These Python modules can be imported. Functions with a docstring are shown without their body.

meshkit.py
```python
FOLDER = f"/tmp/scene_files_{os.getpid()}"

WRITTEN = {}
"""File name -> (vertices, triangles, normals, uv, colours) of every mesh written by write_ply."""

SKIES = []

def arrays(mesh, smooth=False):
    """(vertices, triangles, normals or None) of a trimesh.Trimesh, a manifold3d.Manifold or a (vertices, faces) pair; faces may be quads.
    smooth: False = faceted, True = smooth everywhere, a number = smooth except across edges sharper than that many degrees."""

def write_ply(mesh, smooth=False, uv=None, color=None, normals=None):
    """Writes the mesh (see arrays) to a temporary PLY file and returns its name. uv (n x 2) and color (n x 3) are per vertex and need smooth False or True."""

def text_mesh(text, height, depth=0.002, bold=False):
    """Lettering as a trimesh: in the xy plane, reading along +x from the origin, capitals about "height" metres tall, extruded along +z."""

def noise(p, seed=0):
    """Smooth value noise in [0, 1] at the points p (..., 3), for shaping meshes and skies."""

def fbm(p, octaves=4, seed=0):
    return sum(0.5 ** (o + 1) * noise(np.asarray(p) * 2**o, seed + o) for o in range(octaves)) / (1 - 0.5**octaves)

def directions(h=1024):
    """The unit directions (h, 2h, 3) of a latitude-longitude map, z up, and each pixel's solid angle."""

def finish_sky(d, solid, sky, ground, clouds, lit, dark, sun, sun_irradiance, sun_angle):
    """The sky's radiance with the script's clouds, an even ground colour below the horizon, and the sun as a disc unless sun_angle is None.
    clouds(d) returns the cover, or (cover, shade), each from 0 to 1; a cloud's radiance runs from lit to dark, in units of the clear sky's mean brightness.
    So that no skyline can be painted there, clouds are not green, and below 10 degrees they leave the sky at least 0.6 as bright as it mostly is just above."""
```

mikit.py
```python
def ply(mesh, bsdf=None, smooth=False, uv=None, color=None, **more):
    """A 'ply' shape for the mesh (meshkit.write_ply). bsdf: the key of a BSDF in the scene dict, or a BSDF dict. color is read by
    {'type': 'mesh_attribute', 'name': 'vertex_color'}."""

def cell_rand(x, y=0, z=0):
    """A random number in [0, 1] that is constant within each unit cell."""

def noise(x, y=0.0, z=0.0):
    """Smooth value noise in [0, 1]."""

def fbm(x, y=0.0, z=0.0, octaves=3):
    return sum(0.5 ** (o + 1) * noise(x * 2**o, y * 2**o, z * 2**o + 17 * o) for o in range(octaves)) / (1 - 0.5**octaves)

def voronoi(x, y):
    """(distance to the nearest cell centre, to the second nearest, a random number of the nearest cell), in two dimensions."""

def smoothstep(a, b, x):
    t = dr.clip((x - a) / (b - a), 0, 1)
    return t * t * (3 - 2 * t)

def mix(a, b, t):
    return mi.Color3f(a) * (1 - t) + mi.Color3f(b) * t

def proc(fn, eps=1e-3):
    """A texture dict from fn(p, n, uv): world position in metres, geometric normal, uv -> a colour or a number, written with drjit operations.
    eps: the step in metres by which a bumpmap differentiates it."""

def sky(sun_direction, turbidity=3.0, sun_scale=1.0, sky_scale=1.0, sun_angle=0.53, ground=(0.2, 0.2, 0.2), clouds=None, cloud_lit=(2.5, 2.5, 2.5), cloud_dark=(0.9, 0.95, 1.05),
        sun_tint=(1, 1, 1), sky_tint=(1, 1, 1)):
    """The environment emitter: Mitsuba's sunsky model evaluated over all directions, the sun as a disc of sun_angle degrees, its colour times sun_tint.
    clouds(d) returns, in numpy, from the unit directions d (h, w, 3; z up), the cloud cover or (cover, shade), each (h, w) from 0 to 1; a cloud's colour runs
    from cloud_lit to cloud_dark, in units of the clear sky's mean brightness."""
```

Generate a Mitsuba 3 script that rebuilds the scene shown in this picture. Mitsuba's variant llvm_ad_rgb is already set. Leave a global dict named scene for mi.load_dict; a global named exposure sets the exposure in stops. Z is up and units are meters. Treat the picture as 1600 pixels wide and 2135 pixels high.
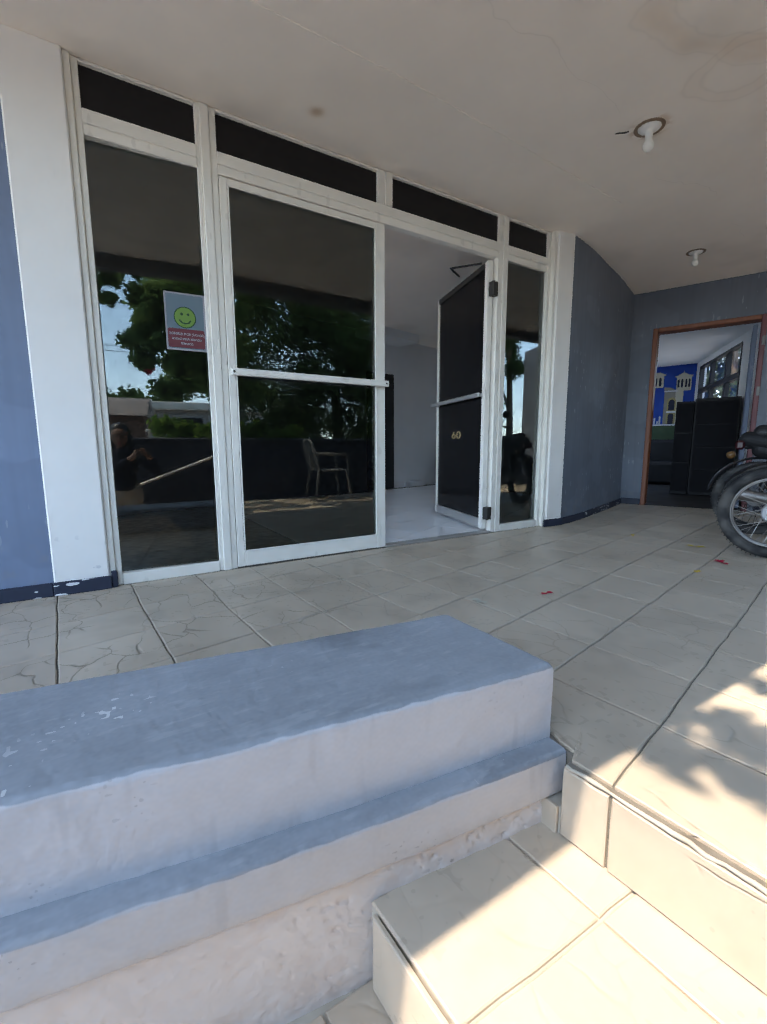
import math, random
import numpy as np, trimesh, manifold3d as m3
import shapely.geometry as sg
from shapely.ops import unary_union
import drjit as dr, mitsuba as mi, mikit, meshkit
from mikit import proc, noise, fbm, voronoi, cell_rand, smoothstep, mix

T = mi.ScalarTransform4f
scene, labels = {}, {}
rng = np.random.default_rng(7)

# ---------------------------------------------------------------- camera, sky, exposure
CAM = np.array([0.0, -2.6243, 0.70])
FW, UP = np.array([0.52351, 0.83975, -0.1441]), np.array([0.07912, 0.12048, 0.98956])
scene['camera'] = {'type': 'perspective', 'fov': 80.21, 'fov_axis': 'x', 'near_clip': 0.01, 'far_clip': 900.0,
                   'to_world': T().look_at(origin=CAM.tolist(), target=(CAM + FW).tolist(), up=UP.tolist())}
scene['sky'] = mikit.sky([-0.50, -0.127, 1.0], turbidity=3.0, sun_scale=0.275, sky_scale=1.2, sun_angle=0.53, sky_tint=(1.10, 1.0, 0.89), sun_tint=(1.0, 1.0, 1.02), ground=(0.3, 0.28, 0.25))
exposure = 4.6

# ---------------------------------------------------------------- materials
def rgb(c): return {'type': 'rgb', 'value': list(c)}
def mat(name, color, rough=0.6, spec=0.4, metal=0.0, bump=None, scale=0.001, eps=1e-3, **kw):
    col = proc(color) if callable(color) else (color if isinstance(color, dict) else rgb(color))
    b = {'type': 'principled', 'base_color': col, 'roughness': proc(rough) if callable(rough) else rough, 'specular': spec, 'metallic': metal, **kw}
    if bump is not None:
        b = {'type': 'bumpmap', 'arbitrary': proc(bump, eps), 'scale': scale, 'bsdf': b}
    scene[name] = {'type': 'twosided', 'bsdf': b}
    return name

TX0, TDX, TSX, TY0, TDY, TSY = 0.757, 0.308, -0.062, -1.69, 0.316, 0.2      # porch tile lattice
def tile_pt(i, j):
    # x = TX0+TDX*i+TSX*(y+.8) ; y = TY0+TDY*j+TSY*x
    a = TX0 + TDX*i + TSX*0.8; b = TY0 + TDY*j
    x = (a + TSX*b) / (1 - TSX*TSY)
    return np.array([x, b + TSY*x])

def crack(a, b):
    wx = a + 0.05*fbm(a*14, b*14, 3.0, 2); wy = b + 0.05*fbm(a*14, b*14, 9.0, 2)
    d1, d2, r = voronoi(wx*8.5, wy*5.5)
    line = 1 - smoothstep(0.0, 0.055, d2 - d1)
    return line * smoothstep(0.38, 0.60, noise(a*8 + 5, b*8))
def tile_color(p, n, uv):
    iu = dr.floor((p.x - TX0 - TSX*(p.y + .8))/TDX); iv = dr.floor((p.y - TY0 - TSY*p.x)/TDY)
    t = cell_rand(iu, iv, 4)
    w = fbm(p.x*3, p.y*3, p.z*3, 3)
    base = mix((0.375, 0.318, 0.248), (0.48, 0.415, 0.33), 0.35*t + 0.65*w)
    up = smoothstep(0.5, 0.8, dr.abs(n.z))
    a = dr.select(up > 0.5, p.x, p.z*1.3); c = crack(a, p.y)
    dirt = 0.13 + 0.22*smoothstep(1.3, 0.2, p.x)*smoothstep(-1.7, -1.0, p.y)
    base = base * (1 - dirt*c*(0.35 + 0.65*smoothstep(-0.09, -0.03, p.z)))
    grime = smoothstep(0.5, 0.8, fbm(p.x*7 + 3, p.y*7, p.z*7, 3))
    fleck = smoothstep(0.80, 0.86, noise(p.x*60, p.y*60, p.z*60)) * smoothstep(.45, .7, noise(p.x*5, p.y*5, 2))
    return base * (1 - 0.10*grime) * (1 - 0.10*fleck)
def tile_bump(p, n, uv):
    up = smoothstep(0.5, 0.8, dr.abs(n.z))
    a = dr.select(up > 0.5, p.x, p.z*1.3)
    return -crack(a, p.y)*(0.40 + 0.60*smoothstep(-0.09, -0.03, p.z)) + 0.5*fbm(p.x*25, p.y*25, p.z*25, 2)
def tile_rough(p, n, uv): return 0.26 + 0.25*fbm(p.x*6, p.y*6, p.z*6, 2)
mat('porch_tile', tile_color, tile_rough, 0.4, bump=tile_bump, scale=0.0026)
mat('grout', lambda p, n, uv: mix((0.10, 0.09, 0.075), (0.22, 0.20, 0.17), fbm(p.x*20, p.y*20, p.z*20, 3)), 0.9, 0.1)
mat('step_grout', lambda p, n, uv: mix((0.30, 0.27, 0.22), (0.46, 0.43, 0.37), fbm(p.x*20, p.y*20, p.z*20, 3)), 0.9, 0.1)

def plaster(c, var=0.10, warm=(1, 1, 1)):
    def f(p, n, uv):
        w = fbm(p.x*2.2, p.y*2.2, p.z*2.2, 4); v = fbm(p.x*15, p.y*15, p.z*15, 2)
        return mi.Color3f(c) * (1 - var + var*1.6*w*(0.7 + 0.3*v))
    return f
def rough_wall(p, n, uv): return fbm(p.x*45, p.y*45, p.z*45, 3) + 0.4*noise(p.x*150, p.y*150, p.z*150)
def col_paint(p, n, uv):
    base = plaster((0.80, 0.775, 0.735), 0.08)(p, n, uv)
    scuff = 0.5*smoothstep(0.72, 0.80, fbm(p.x*26, p.y*26, p.z*26, 3)) * smoothstep(0.4, 0.1, p.z)
    return mix((1, 1, 1), (0.55, 0.56, 0.6), scuff) * base
mat('column_paint', col_paint, 0.6, 0.3, bump=rough_wall, scale=0.0010)
def wear(base, p):
    patch = smoothstep(0.56, 0.60, fbm(p.x*2.6 + 4, p.y*2.6, p.z*2.6, 4))
    splash = smoothstep(0.50, 0.72, fbm(p.x*24, p.y*24, p.z*16, 4)) * smoothstep(0.45, 0.05, p.z)
    drip = smoothstep(0.60, 0.78, fbm(p.x*28, p.y*28, p.z*1.2, 3))
    scratch = smoothstep(0.80, 0.86, noise(p.x*60, p.y*60, p.z*14)) * smoothstep(.55, .75, noise(p.x*3, p.y*3, p.z*3))
    c = base * (0.94 + 0.12*fbm(p.x*40, p.y*40, p.z*2.0, 2)) * (1 + 0.09*patch) * (1 - 0.07*drip)
    return mix(mix(c, (0.23, 0.22, 0.21), 0.28*splash), (0.36, 0.39, 0.43), 0.35*scratch)
def blue_paint(p, n, uv):
    base = plaster((0.170, 0.212, 0.305), 0.16)(p, n, uv)
    return wear(base, p)
mat('blue_wall', blue_paint, 0.55, 0.35, bump=lambda p, n, uv: fbm(p.x*60, p.y*60, p.z*9, 3), scale=0.0012)
def blue_gray(p, n, uv):
    return wear(plaster((0.150, 0.172, 0.210), 0.18)(p, n, uv), p)
mat('slate_wall', blue_gray, 0.5, 0.4, bump=lambda p, n, uv: fbm(p.x*60, p.y*60, p.z*9, 3), scale=0.0012)
def skirt_paint(p, n, uv):
    chip = smoothstep(0.70, 0.74, noise(p.x*38, p.y*38, p.z*60)) * smoothstep(0.5, 0.62, noise(p.x*6 + 2, p.y*6, 0.0))
    return mix((0.022, 0.028, 0.05), (0.65, 0.66, 0.68), chip)
mat('skirting_paint', skirt_paint, 0.45, 0.4, bump=rough_wall, scale=0.0015)
def seg_d(p, ax, ay, bx, by):
    L = (bx-ax)**2 + (by-ay)**2
    t = dr.clip(((p.x-ax)*(bx-ax) + (p.y-ay)*(by-ay))/L, 0, 1)
    return dr.sqrt(dr.square(p.x-ax-t*(bx-ax)) + dr.square(p.y-ay-t*(by-ay)))
def ceil_paint(p, n, uv):
    c = mi.Color3f(plaster((0.88, 0.80, 0.71), 0.08)(p, n, uv))
    w = 0.10*(fbm(p.x*9, p.y*9, 0.0, 3) - .5)
    spot = dr.exp(-dr.square((dr.sqrt(dr.square(p.x-1.086) + dr.square(p.y+0.25)) + w*.3)/0.035))
    c = mix((1, 1, 1), (0.62, 0.52, 0.42), 0.95*spot) * c
    wob = 0.09*(fbm(p.x*7, p.y*7, 4.0, 3) - .5)
    d = dr.minimum(seg_d(p, 2.0, -1.43, 2.27, -1.45), seg_d(p, 2.27, -1.45, 2.62, -1.60)) + wob
    d2 = dr.abs(dr.sqrt(dr.square(p.x-2.62) + dr.square(p.y+1.50)) - .17 + wob)
    c = mix((1, 1, 1), (0.80, 0.69, 0.58), 0.36*dr.exp(-dr.square(d/0.055)) + 0.12*dr.exp(-dr.square(d2/0.05))) * c
    c = c * (1 - 0.06*dr.exp(-dr.square((d2-.03)/0.008)) - 0.05*dr.exp(-dr.square((d-.06)/0.007)))
    hl = dr.abs(p.y + 1.25 - 0.10*p.x + 0.5*(fbm(p.x*2.2, p.y*2.2, 6.0, 4) - .5))
    c = c * (1 - 0.09*dr.exp(-dr.square(hl/0.0028))*smoothstep(.45, .6, noise(p.x*2.0, p.y*2.0, 5)))
    ring = dr.abs(dr.sqrt(dr.square(p.x-2.66) + dr.square(p.y+1.076)) - .085)
    c = mix((1, 1, 1), (0.72, 0.6, 0.5), 0.6*dr.exp(-dr.square(ring/0.02))*smoothstep(.35, .6, noise(p.x*30, p.y*30, 1))) * c
    damp = smoothstep(0.55, 0.75, fbm(p.x*1.3 + 8, p.y*1.3, 0.0, 4))
    return c * (1 - 0.10*damp)
mat('ceiling_paint', ceil_paint, 0.75, 0.2, bump=lambda p, n, uv: fbm(p.x*6, p.y*6, 0.0, 3) + 0.12*fbm(p.x*70, p.y*70, 0.0, 2), scale=0.006)
mat('beam_paint', plaster((0.16, 0.16, 0.165), 0.2), 0.7, 0.2)
def alu(p, n, uv):
    w = fbm(p.x*4, p.y*4, p.z*4, 3)
    g = smoothstep(0.68, 0.76, fbm(p.x*23, p.y*23, p.z*9, 3))
    return mix((0.80, 0.77, 0.70), (0.72, 0.69, 0.62), w) * (1 - 0.12*g)
mat('frame_paint', alu, 0.38, 0.5, bump=lambda p, n, uv: fbm(p.x*30, p.y*30, p.z*30, 2), scale=0.0002)
mat('bare_alu', lambda p, n, uv: mix((0.42, 0.42, 0.41), (0.55, 0.54, 0.52), fbm(p.x*9, p.y*9, p.z*9, 3)), 0.35, 0.5, 0.6)
scene['tinted_glass'] = {'type': 'thindielectric', 'int_ior': 1.62, 'specular_transmittance': rgb((0.016, 0.018, 0.018)), 'specular_reflectance': rgb((0.92, 1.0, 0.96))}
scene['clear_glass'] = {'type': 'thindielectric', 'int_ior': 1.5}
mat('black_film', (0.012, 0.011, 0.012), 0.35, 0.25)
mat('black_glass', (0.004, 0.004, 0.005), 0.08, 0.22)
mat('black_metal', (0.012, 0.012, 0.013), 0.4, 0.5)
mat('dark_metal', (0.05, 0.048, 0.045), 0.4, 0.5, 0.5)
def ledge_mix(z0, top, front):
    def f(p, n, uv):
        w = 0.005*(fbm(p.x*30, p.y*30, 5.0, 3) - .5) + 0.006*(noise(p.x*7, 0.0, 3.0) - .5)
        t = smoothstep(z0 - .0015, z0 + .0015, p.z + w)
        v = fbm(p.x*5, p.y*5, p.z*5, 4); brush = fbm(p.x*16, p.y*75, p.z*60, 3); grit = noise(p.x*160, p.y*160, p.z*160)
        sc = smoothstep(0.58, 0.78, fbm(p.x*20, p.y*60, p.z*22, 4)); dk = smoothstep(0.55, 0.75, fbm(p.x*4 + 7, p.y*9, p.z*4, 4))
        chip = smoothstep(0.86, 0.88, noise(p.x*95, p.y*95, p.z*95)) * smoothstep(0.84, 0.92, noise(p.x*6, p.y*6, 7.0))
        a = mi.Color3f(top) * (0.76 + 0.32*v + 0.16*brush) * (0.94 + 0.12*grit) * (1 - 0.22*dk); a = mix(a, (0.36, 0.385, 0.41), 0.28*sc); a = mix(a, (0.66, 0.67, 0.68), 0.5*chip)
        stain = smoothstep(0.52, 0.80, fbm(p.x*9, p.y*9, p.z*5, 4)); run = smoothstep(0.60, 0.8, fbm(p.x*34, 0.0, p.z*4, 3)); spk = smoothstep(0.80, 0.84, noise(p.x*130, p.y*130, p.z*130))*smoothstep(.55, .75, noise(p.x*7, p.y*7, p.z*7))
        b = mi.Color3f(front) * (0.88 + 0.18*v + 0.05*grit) * (1 - 0.10*stain) * (1 - 0.07*run) * (1 - 0.2*spk)
        return mix(b, a, t)
    return f
LB = (0.245, 0.265, 0.292)
mat('ledge_paint', ledge_mix(0.183, LB, (0.45, 0.455, 0.475)), 0.6, 0.3, bump=rough_wall, scale=0.0022)
mat('lip_paint', ledge_mix(-0.006, LB, (0.40, 0.405, 0.42)), 0.6, 0.3, bump=rough_wall, scale=0.0022)
def base_paint(p, n, uv):
    v = fbm(p.x*6, p.y*6, p.z*6, 4)
    flake = smoothstep(0.55, 0.62, fbm(p.x*16, p.y*16, p.z*16, 4)) * smoothstep(0.1, 0.5, p.x + .4*noise(p.x*6, p.z*6, 1))
    c = mix((0.565, 0.53, 0.505), (0.48, 0.45, 0.43), v)
    c = mix(c, (0.50, 0.45, 0.42), 0.7*flake)
    pit = smoothstep(0.74, 0.80, noise(p.x*70, p.y*70, p.z*70)) * smoothstep(0.45, 0.7, noise(p.x*9, p.y*9, p.z*9 + 3)) * smoothstep(0.15, 0.6, p.x)  # dark spots painted in for the shade inside plaster pits
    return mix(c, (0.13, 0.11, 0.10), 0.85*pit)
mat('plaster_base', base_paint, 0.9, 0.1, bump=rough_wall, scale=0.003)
mat('interior_white', plaster((0.74, 0.745, 0.745), 0.10), 0.7, 0.2)
mat('interior_tile', lambda p, n, uv: mix((0.66, 0.67, 0.68), (0.72, 0.73, 0.74), fbm(p.x*5, p.y*5, 0.0, 3)), 0.16, 0.55)
mat('dark_floor', lambda p, n, uv: mix((0.035, 0.033, 0.032), (0.06, 0.056, 0.052), fbm(p.x*5, p.y*5, 0.0, 3)), 0.5, 0.3)
mat('orange_wood', lambda p, n, uv: mix((0.21, 0.075, 0.04), (0.29, 0.11, 0.055), fbm(p.x*30, p.y*30, p.z*3, 3)), 0.45, 0.4)
mat('hazed_orange_wood', lambda p, n, uv: mix((0.14, 0.05, 0.06), (0.20, 0.075, 0.08), fbm(p.x*30, p.y*30, p.z*3, 3)), 0.5, 0.4)  # same orange frame, lens haze put into this duller colour
mat('porcelain', (0.80, 0.79, 0.75), 0.2, 0.5)
mat('rust_ring', lambda p, n, uv: mix((0.16, 0.11, 0.075), (0.32, 0.24, 0.17), fbm(p.x*60, p.y*60, 0.0, 3)), 0.7, 0.2)
mat('bulb_white', (0.82, 0.81, 0.76), 0.25, 0.5)
mat('rubber', lambda p, n, uv: mix((0.030, 0.030, 0.031), (0.10, 0.095, 0.088), smoothstep(.35, .75, fbm(p.x*12, p.y*12, p.z*12, 3))), 0.75, 0.25)
mat('chrome', lambda p, n, uv: mix((0.40, 0.39, 0.38), (0.22, 0.20, 0.18), fbm(p.x*14, p.y*14, p.z*14, 3)), 0.38, 0.5, 0.9)
mat('grey_cast', lambda p, n, uv: mix((0.30, 0.30, 0.31), (0.42, 0.42, 0.43), fbm(p.x*30, p.y*30, p.z*30, 2)), 0.45, 0.5, 0.4)
mat('black_plastic', (0.016, 0.016, 0.018), 0.55, 0.25)
mat('black_matt', (0.014, 0.014, 0.017), 0.7, 0.12)
mat('black_gloss', (0.010, 0.010, 0.012), 0.15, 0.5, clearcoat=0.6)
mat('amber_plastic', (0.13, 0.065, 0.02), 0.3, 0.5)
mat('red_plastic', (0.035, 0.006, 0.008), 0.3, 0.5)
mat('vinyl', (0.018, 0.018, 0.02), 0.5, 0.4)
mat('white_plastic', (0.17, 0.165, 0.155), 0.4, 0.5)  # white plastic greyed down: the shade on the chair is in the colour
mat('gold_paint', (0.55, 0.42, 0.20), 0.4, 0.5, 0.3)
mat('parapet_paint', plaster((0.055, 0.062, 0.085), 0.2), 0.6, 0.3)
mat('white_metal', (0.75, 0.75, 0.73), 0.35, 0.5)
mat('bark', lambda p, n, uv: mix((0.07, 0.05, 0.035), (0.16, 0.12, 0.09), fbm(p.x*30, p.y*30, p.z*8, 3)), 0.9, 0.1)
scene['foliage'] = {'type': 'twosided', 'bsdf': {'type': 'principled', 'base_color': {'type': 'mesh_attribute', 'name': 'vertex_color'}, 'roughness': 0.5, 'specular': 0.35}}
scene['foliage_thin'] = {'type': 'principledthin', 'base_color': {'type': 'mesh_attribute', 'name': 'vertex_color'}, 'roughness': 0.5, 'diff_trans': 1.1}
mat('bounce_concrete', lambda p, n, uv: mix((0.24, 0.23, 0.215), (0.34, 0.325, 0.30), fbm(p.x*3, p.y*3, 0.0, 4)), 0.9, 0.1)  # concrete ground, paled to bounce more sun up to the porch ceiling
mat('street_plaster', plaster((0.62, 0.58, 0.50), 0.15), 0.8, 0.2)
mat('grey_block', lambda p, n, uv: mix((0.26, 0.25, 0.24), (0.36, 0.35, 0.33), fbm(p.x*4, p.y*4, p.z*4, 3)), 0.9, 0.1)
mat('brown_wall', lambda p, n, uv: mix((0.10, 0.06, 0.045), (0.17, 0.11, 0.085), fbm(p.x*2, p.y*2, p.z*2, 3)), 0.9, 0.1)
mat('roof_sheet', lambda p, n, uv: mix((0.16, 0.13, 0.11), (0.24, 0.20, 0.17), fbm(p.x*2, p.y*2, p.z*2, 3)), 0.8, 0.2)
mat('skin', (0.27, 0.15, 0.10), 0.5, 0.4)
mat('hair', (0.012, 0.010, 0.009), 0.4, 0.4)
mat('navy_cloth', (0.02, 0.022, 0.035), 0.9, 0.1)
mat('beige_cloth', (0.45, 0.38, 0.30), 0.9, 0.1)
mat('white_shoe', (0.6, 0.6, 0.6), 0.6, 0.3)
for nm, c in dict(print_red=(0.13, 0.035, 0.042), print_white=(0.30, 0.29, 0.31), print_pale=(0.125, 0.17, 0.20), print_green=(0.14, 0.24, 0.05), print_dark=(0.02, 0.06, 0.025),  # sticker colours muted: dimming by the tinted glass is put into the print
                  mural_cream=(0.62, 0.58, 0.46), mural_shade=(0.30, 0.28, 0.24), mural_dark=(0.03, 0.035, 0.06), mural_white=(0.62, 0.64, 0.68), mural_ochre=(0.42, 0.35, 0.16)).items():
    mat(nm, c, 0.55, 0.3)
mat('mural_blue', lambda p, n, uv: mix((0.012, 0.045, 0.30), (0.03, 0.10, 0.48), fbm(p.x*2, p.y*2, p.z*2, 3)), 0.6, 0.3)
mat('mural_green', lambda p, n, uv: mix((0.05, 0.09, 0.05), (0.09, 0.13, 0.07), fbm(p.x*9, p.y*9, p.z*9, 3)), 0.6, 0.3)
mat('petal_red', (0.40, 0.02, 0.05), 0.6, 0.2)
mat('leaf_yellow', (0.50, 0.36, 0.05), 0.6, 0.2)
mat('petal_white', (0.42, 0.40, 0.33), 0.6, 0.2)

# ---------------------------------------------------------------- helpers
def key_for(base):
    if base not in scene and base not in labels and not any(k.startswith(base + '__') for k in scene): return base
    n = 1
    while True:
        k = f'{base}_{n:03d}'
        if k not in scene and k not in labels and not any(q.startswith(k + '__') for q in scene): return k
        n += 1
_count = {}
def numbered(base):
    n = _count.get(base, 0); _count[base] = n + 1
    return base if n == 0 else f'{base}_{n:03d}'
def add(name, mesh, m, parent=None, smooth=False, label=None, category=None, group=None, kind=None, **kw):
    k = numbered((parent + '__' if parent else '') + name)
    scene[k] = mikit.ply(mesh, m, smooth=smooth, **kw)
    d = {a: b for a, b in (('label', label), ('category', category), ('group', group), ('kind', kind)) if b}
    if d: labels[k] = d
    return k
def thing(name, label, category, group=None):
    k = numbered(name); labels[k] = {'label': label, 'category': category}
    if group: labels[k]['group'] = group
    return k
def cat(*ms):
    ms = [x for m in ms for x in (m if isinstance(m, (list, tuple)) else [m])]
    return trimesh.util.concatenate(ms)
def box(x0, x1, y0, y1, z0, z1, b=0.0):
    if b <= 0:
        m = trimesh.creation.box(extents=(x1-x0, y1-y0, z1-z0)); m.apply_translation(((x0+x1)/2, (y0+y1)/2, (z0+z1)/2)); return m
    b = min(b, .45*(x1-x0), .45*(y1-y0), .45*(z1-z0)); P = []
    for sx in (0, 1):
        for sy in (0, 1):
            for sz in (0, 1):
                c = [(x0, x1)[sx], (y0, y1)[sy], (z0, z1)[sz]]; i = [c[0] + (b, -b)[sx], c[1] + (b, -b)[sy], c[2] + (b, -b)[sz]]
                P += [[c[0], i[1], i[2]], [i[0], c[1], i[2]], [i[0], i[1], c[2]]]
    return trimesh.convex.convex_hull(np.array(P))
def xf(m, loc=(0, 0, 0), rz=0.0, rx=0.0, ry=0.0):
    m = m.copy(); M = trimesh.transformations.euler_matrix(rx, ry, rz, 'sxyz'); M[:3, 3] = loc; m.apply_transform(M); return m
def frame2(o, e):          # local x along e (plan), y = left normal, z up
    e = np.asarray(e, float)/np.linalg.norm(e); M = np.eye(4); M[:2, 0] = e; M[:2, 1] = (-e[1], e[0]); M[:2, 3] = o; return M
def tr(m, M): m = m.copy(); m.apply_transform(M); return m
def tube(pts, r, n=10, cap=True):
    P = np.asarray(pts, float); R = np.broadcast_to(np.asarray(r, float), (len(P),))
    t = np.gradient(P, axis=0); t /= np.linalg.norm(t, axis=1, keepdims=True) + 1e-12
    ref = np.array([0, 0, 1.0]) if abs(t[:, 2]).mean() < 0.8 else np.array([1.0, 0, 0])
    a = np.cross(t, ref); a /= np.linalg.norm(a, axis=1, keepdims=True) + 1e-12; b = np.cross(t, a); g = np.arange(n)*2*np.pi/n
    V = (P[:, None] + R[:, None, None]*(np.cos(g)[None, :, None]*a[:, None] + np.sin(g)[None, :, None]*b[:, None])).reshape(-1, 3)
    F = []
    for i in range(len(P)-1):
        for j in range(n):
            k = (j+1) % n; q = (i*n+j, i*n+k, (i+1)*n+k, (i+1)*n+j); F += [[q[0], q[1], q[2]], [q[0], q[2], q[3]]]
    if cap:
        V = np.vstack([V, P[:1], P[-1:]]); c0, c1 = len(V)-2, len(V)-1; o = (len(P)-1)*n
        for j in range(n): F += [[c0, (j+1) % n, j], [c1, o+j, o+(j+1) % n]]
    return trimesh.Trimesh(V, F, process=False)
def lathe(prof, n=32, axis='z'):
    prof = np.asarray(prof, float); g = np.arange(n)*2*np.pi/n
    V = np.stack([prof[:, None, 0]*np.cos(g), prof[:, None, 0]*np.sin(g), np.repeat(prof[:, 1:2], n, 1)], -1).reshape(-1, 3); F = []
    for i in range(len(prof)-1):
        for j in range(n):
            k = (j+1) % n; F += [[i*n+j, i*n+k, (i+1)*n+k], [i*n+j, (i+1)*n+k, (i+1)*n+j]]
    m = trimesh.Trimesh(V, F, process=False)
    if axis == 'y': m.apply_transform(trimesh.transformations.rotation_matrix(math.pi/2, (1, 0, 0)))
    return m
def prism(poly, z0, z1):
    m = trimesh.creation.extrude_polygon(sg.Polygon(poly) if not hasattr(poly, 'exterior') else poly, z1-z0, engine='earcut'); m.apply_translation((0, 0, z0)); return m
def hulls(bones, edge=0.03, it=8):
    def sph(p, r): return m3.Manifold.sphere(r, 18).translate([float(x) for x in p])
    M = m3.Manifold()
    for (p, rp), (q, rq) in bones: M = M + m3.Manifold.batch_hull([sph(p, rp), sph(q, rq)])
    mm = M.refine_to_length(edge).to_mesh(); t = trimesh.Trimesh(mm.vert_properties[:, :3], mm.tri_verts)
    trimesh.smoothing.filter_taubin(t, iterations=it); return t
def grid_mesh(P):
    n, m = P.shape[:2]; V = P.reshape(-1, 3); i, j = np.meshgrid(np.arange(n-1), np.arange(m-1), indexing='ij')
    q = np.stack([i*m+j, i*m+j+1, (i+1)*m+j+1, (i+1)*m+j], -1).reshape(-1, 4)
    return trimesh.Trimesh(V, np.vstack([q[:, :3], q[:, [0, 2, 3]]]), process=False)
def wall_seg(p, q, t, z0, z1):      # solid wall from p to q, thickened to the left of p->q
    p, q = np.asarray(p, float), np.asarray(q, float); L = np.linalg.norm(q-p)
    return tr(box(0, L, 0, t, z0, z1), frame2(p, q-p))

# right-hand wall frame: origin in the corner, u along the wall, w into the room behind
RA, RD, RN = np.array([5.33, 0.51]), np.array([0.357, -0.934]), np.array([0.934, 0.357])
RM = np.eye(4); RM[:2, 0], RM[:2, 1], RM[:2, 3] = RD, RN, RA; RM[:2, 0] /= np.linalg.norm(RD); RM[:2, 1] /= np.linalg.norm(RN)
def rplace(m):
    m = tr(m, RM); m.invert(); return m
CW = np.array([(3.40, -0.075), (3.62, -0.032), (3.96, 0.058), (4.25, 0.150), (4.55, 0.240), (4.85, 0.340), (5.10, 0.428), (5.33, 0.51)])   # curved wall, plan

# ---------------------------------------------------------------- ground, porch floor, steps
add('ground', box(-120, 140, -150, 100, -1.1, -0.73), 'bounce_concrete', kind='structure')
floor_poly = sg.Polygon([(-3.0, -1.55), (0.915, -1.60), (0.895, -1.97), (0.880, -2.0), (0.880, -2.054), (0.848, -2.054), (0.872, -2.45), (0.92, -3.3), (6.9, -3.3), (5.33, 0.51)] + [tuple(c) for c in CW[::-1]] + [(3.24, -0.06), (3.24, -0.005), (0.04, -0.005), (0.04, -0.04), (-0.24, -0.04), (-0.24, -0.035), (-3.0, -0.035)])
floor = add('porch_floor', prism(sg.Polygon([(-3.0, -1.7), (0.60, -1.75), (0.80, -1.93), (0.874, -1.95), (0.874, -2.052), (0.833, -2.052), (0.8555, -2.45), (0.8995, -3.3), (7.2, -3.3), (5.9, 1.2), (5.9, 4.6), (-0.6, 4.6), (-0.6, 0.0), (-3.0, 0.0)]), -0.75, -0.008), 'grout', kind='structure')

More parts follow.
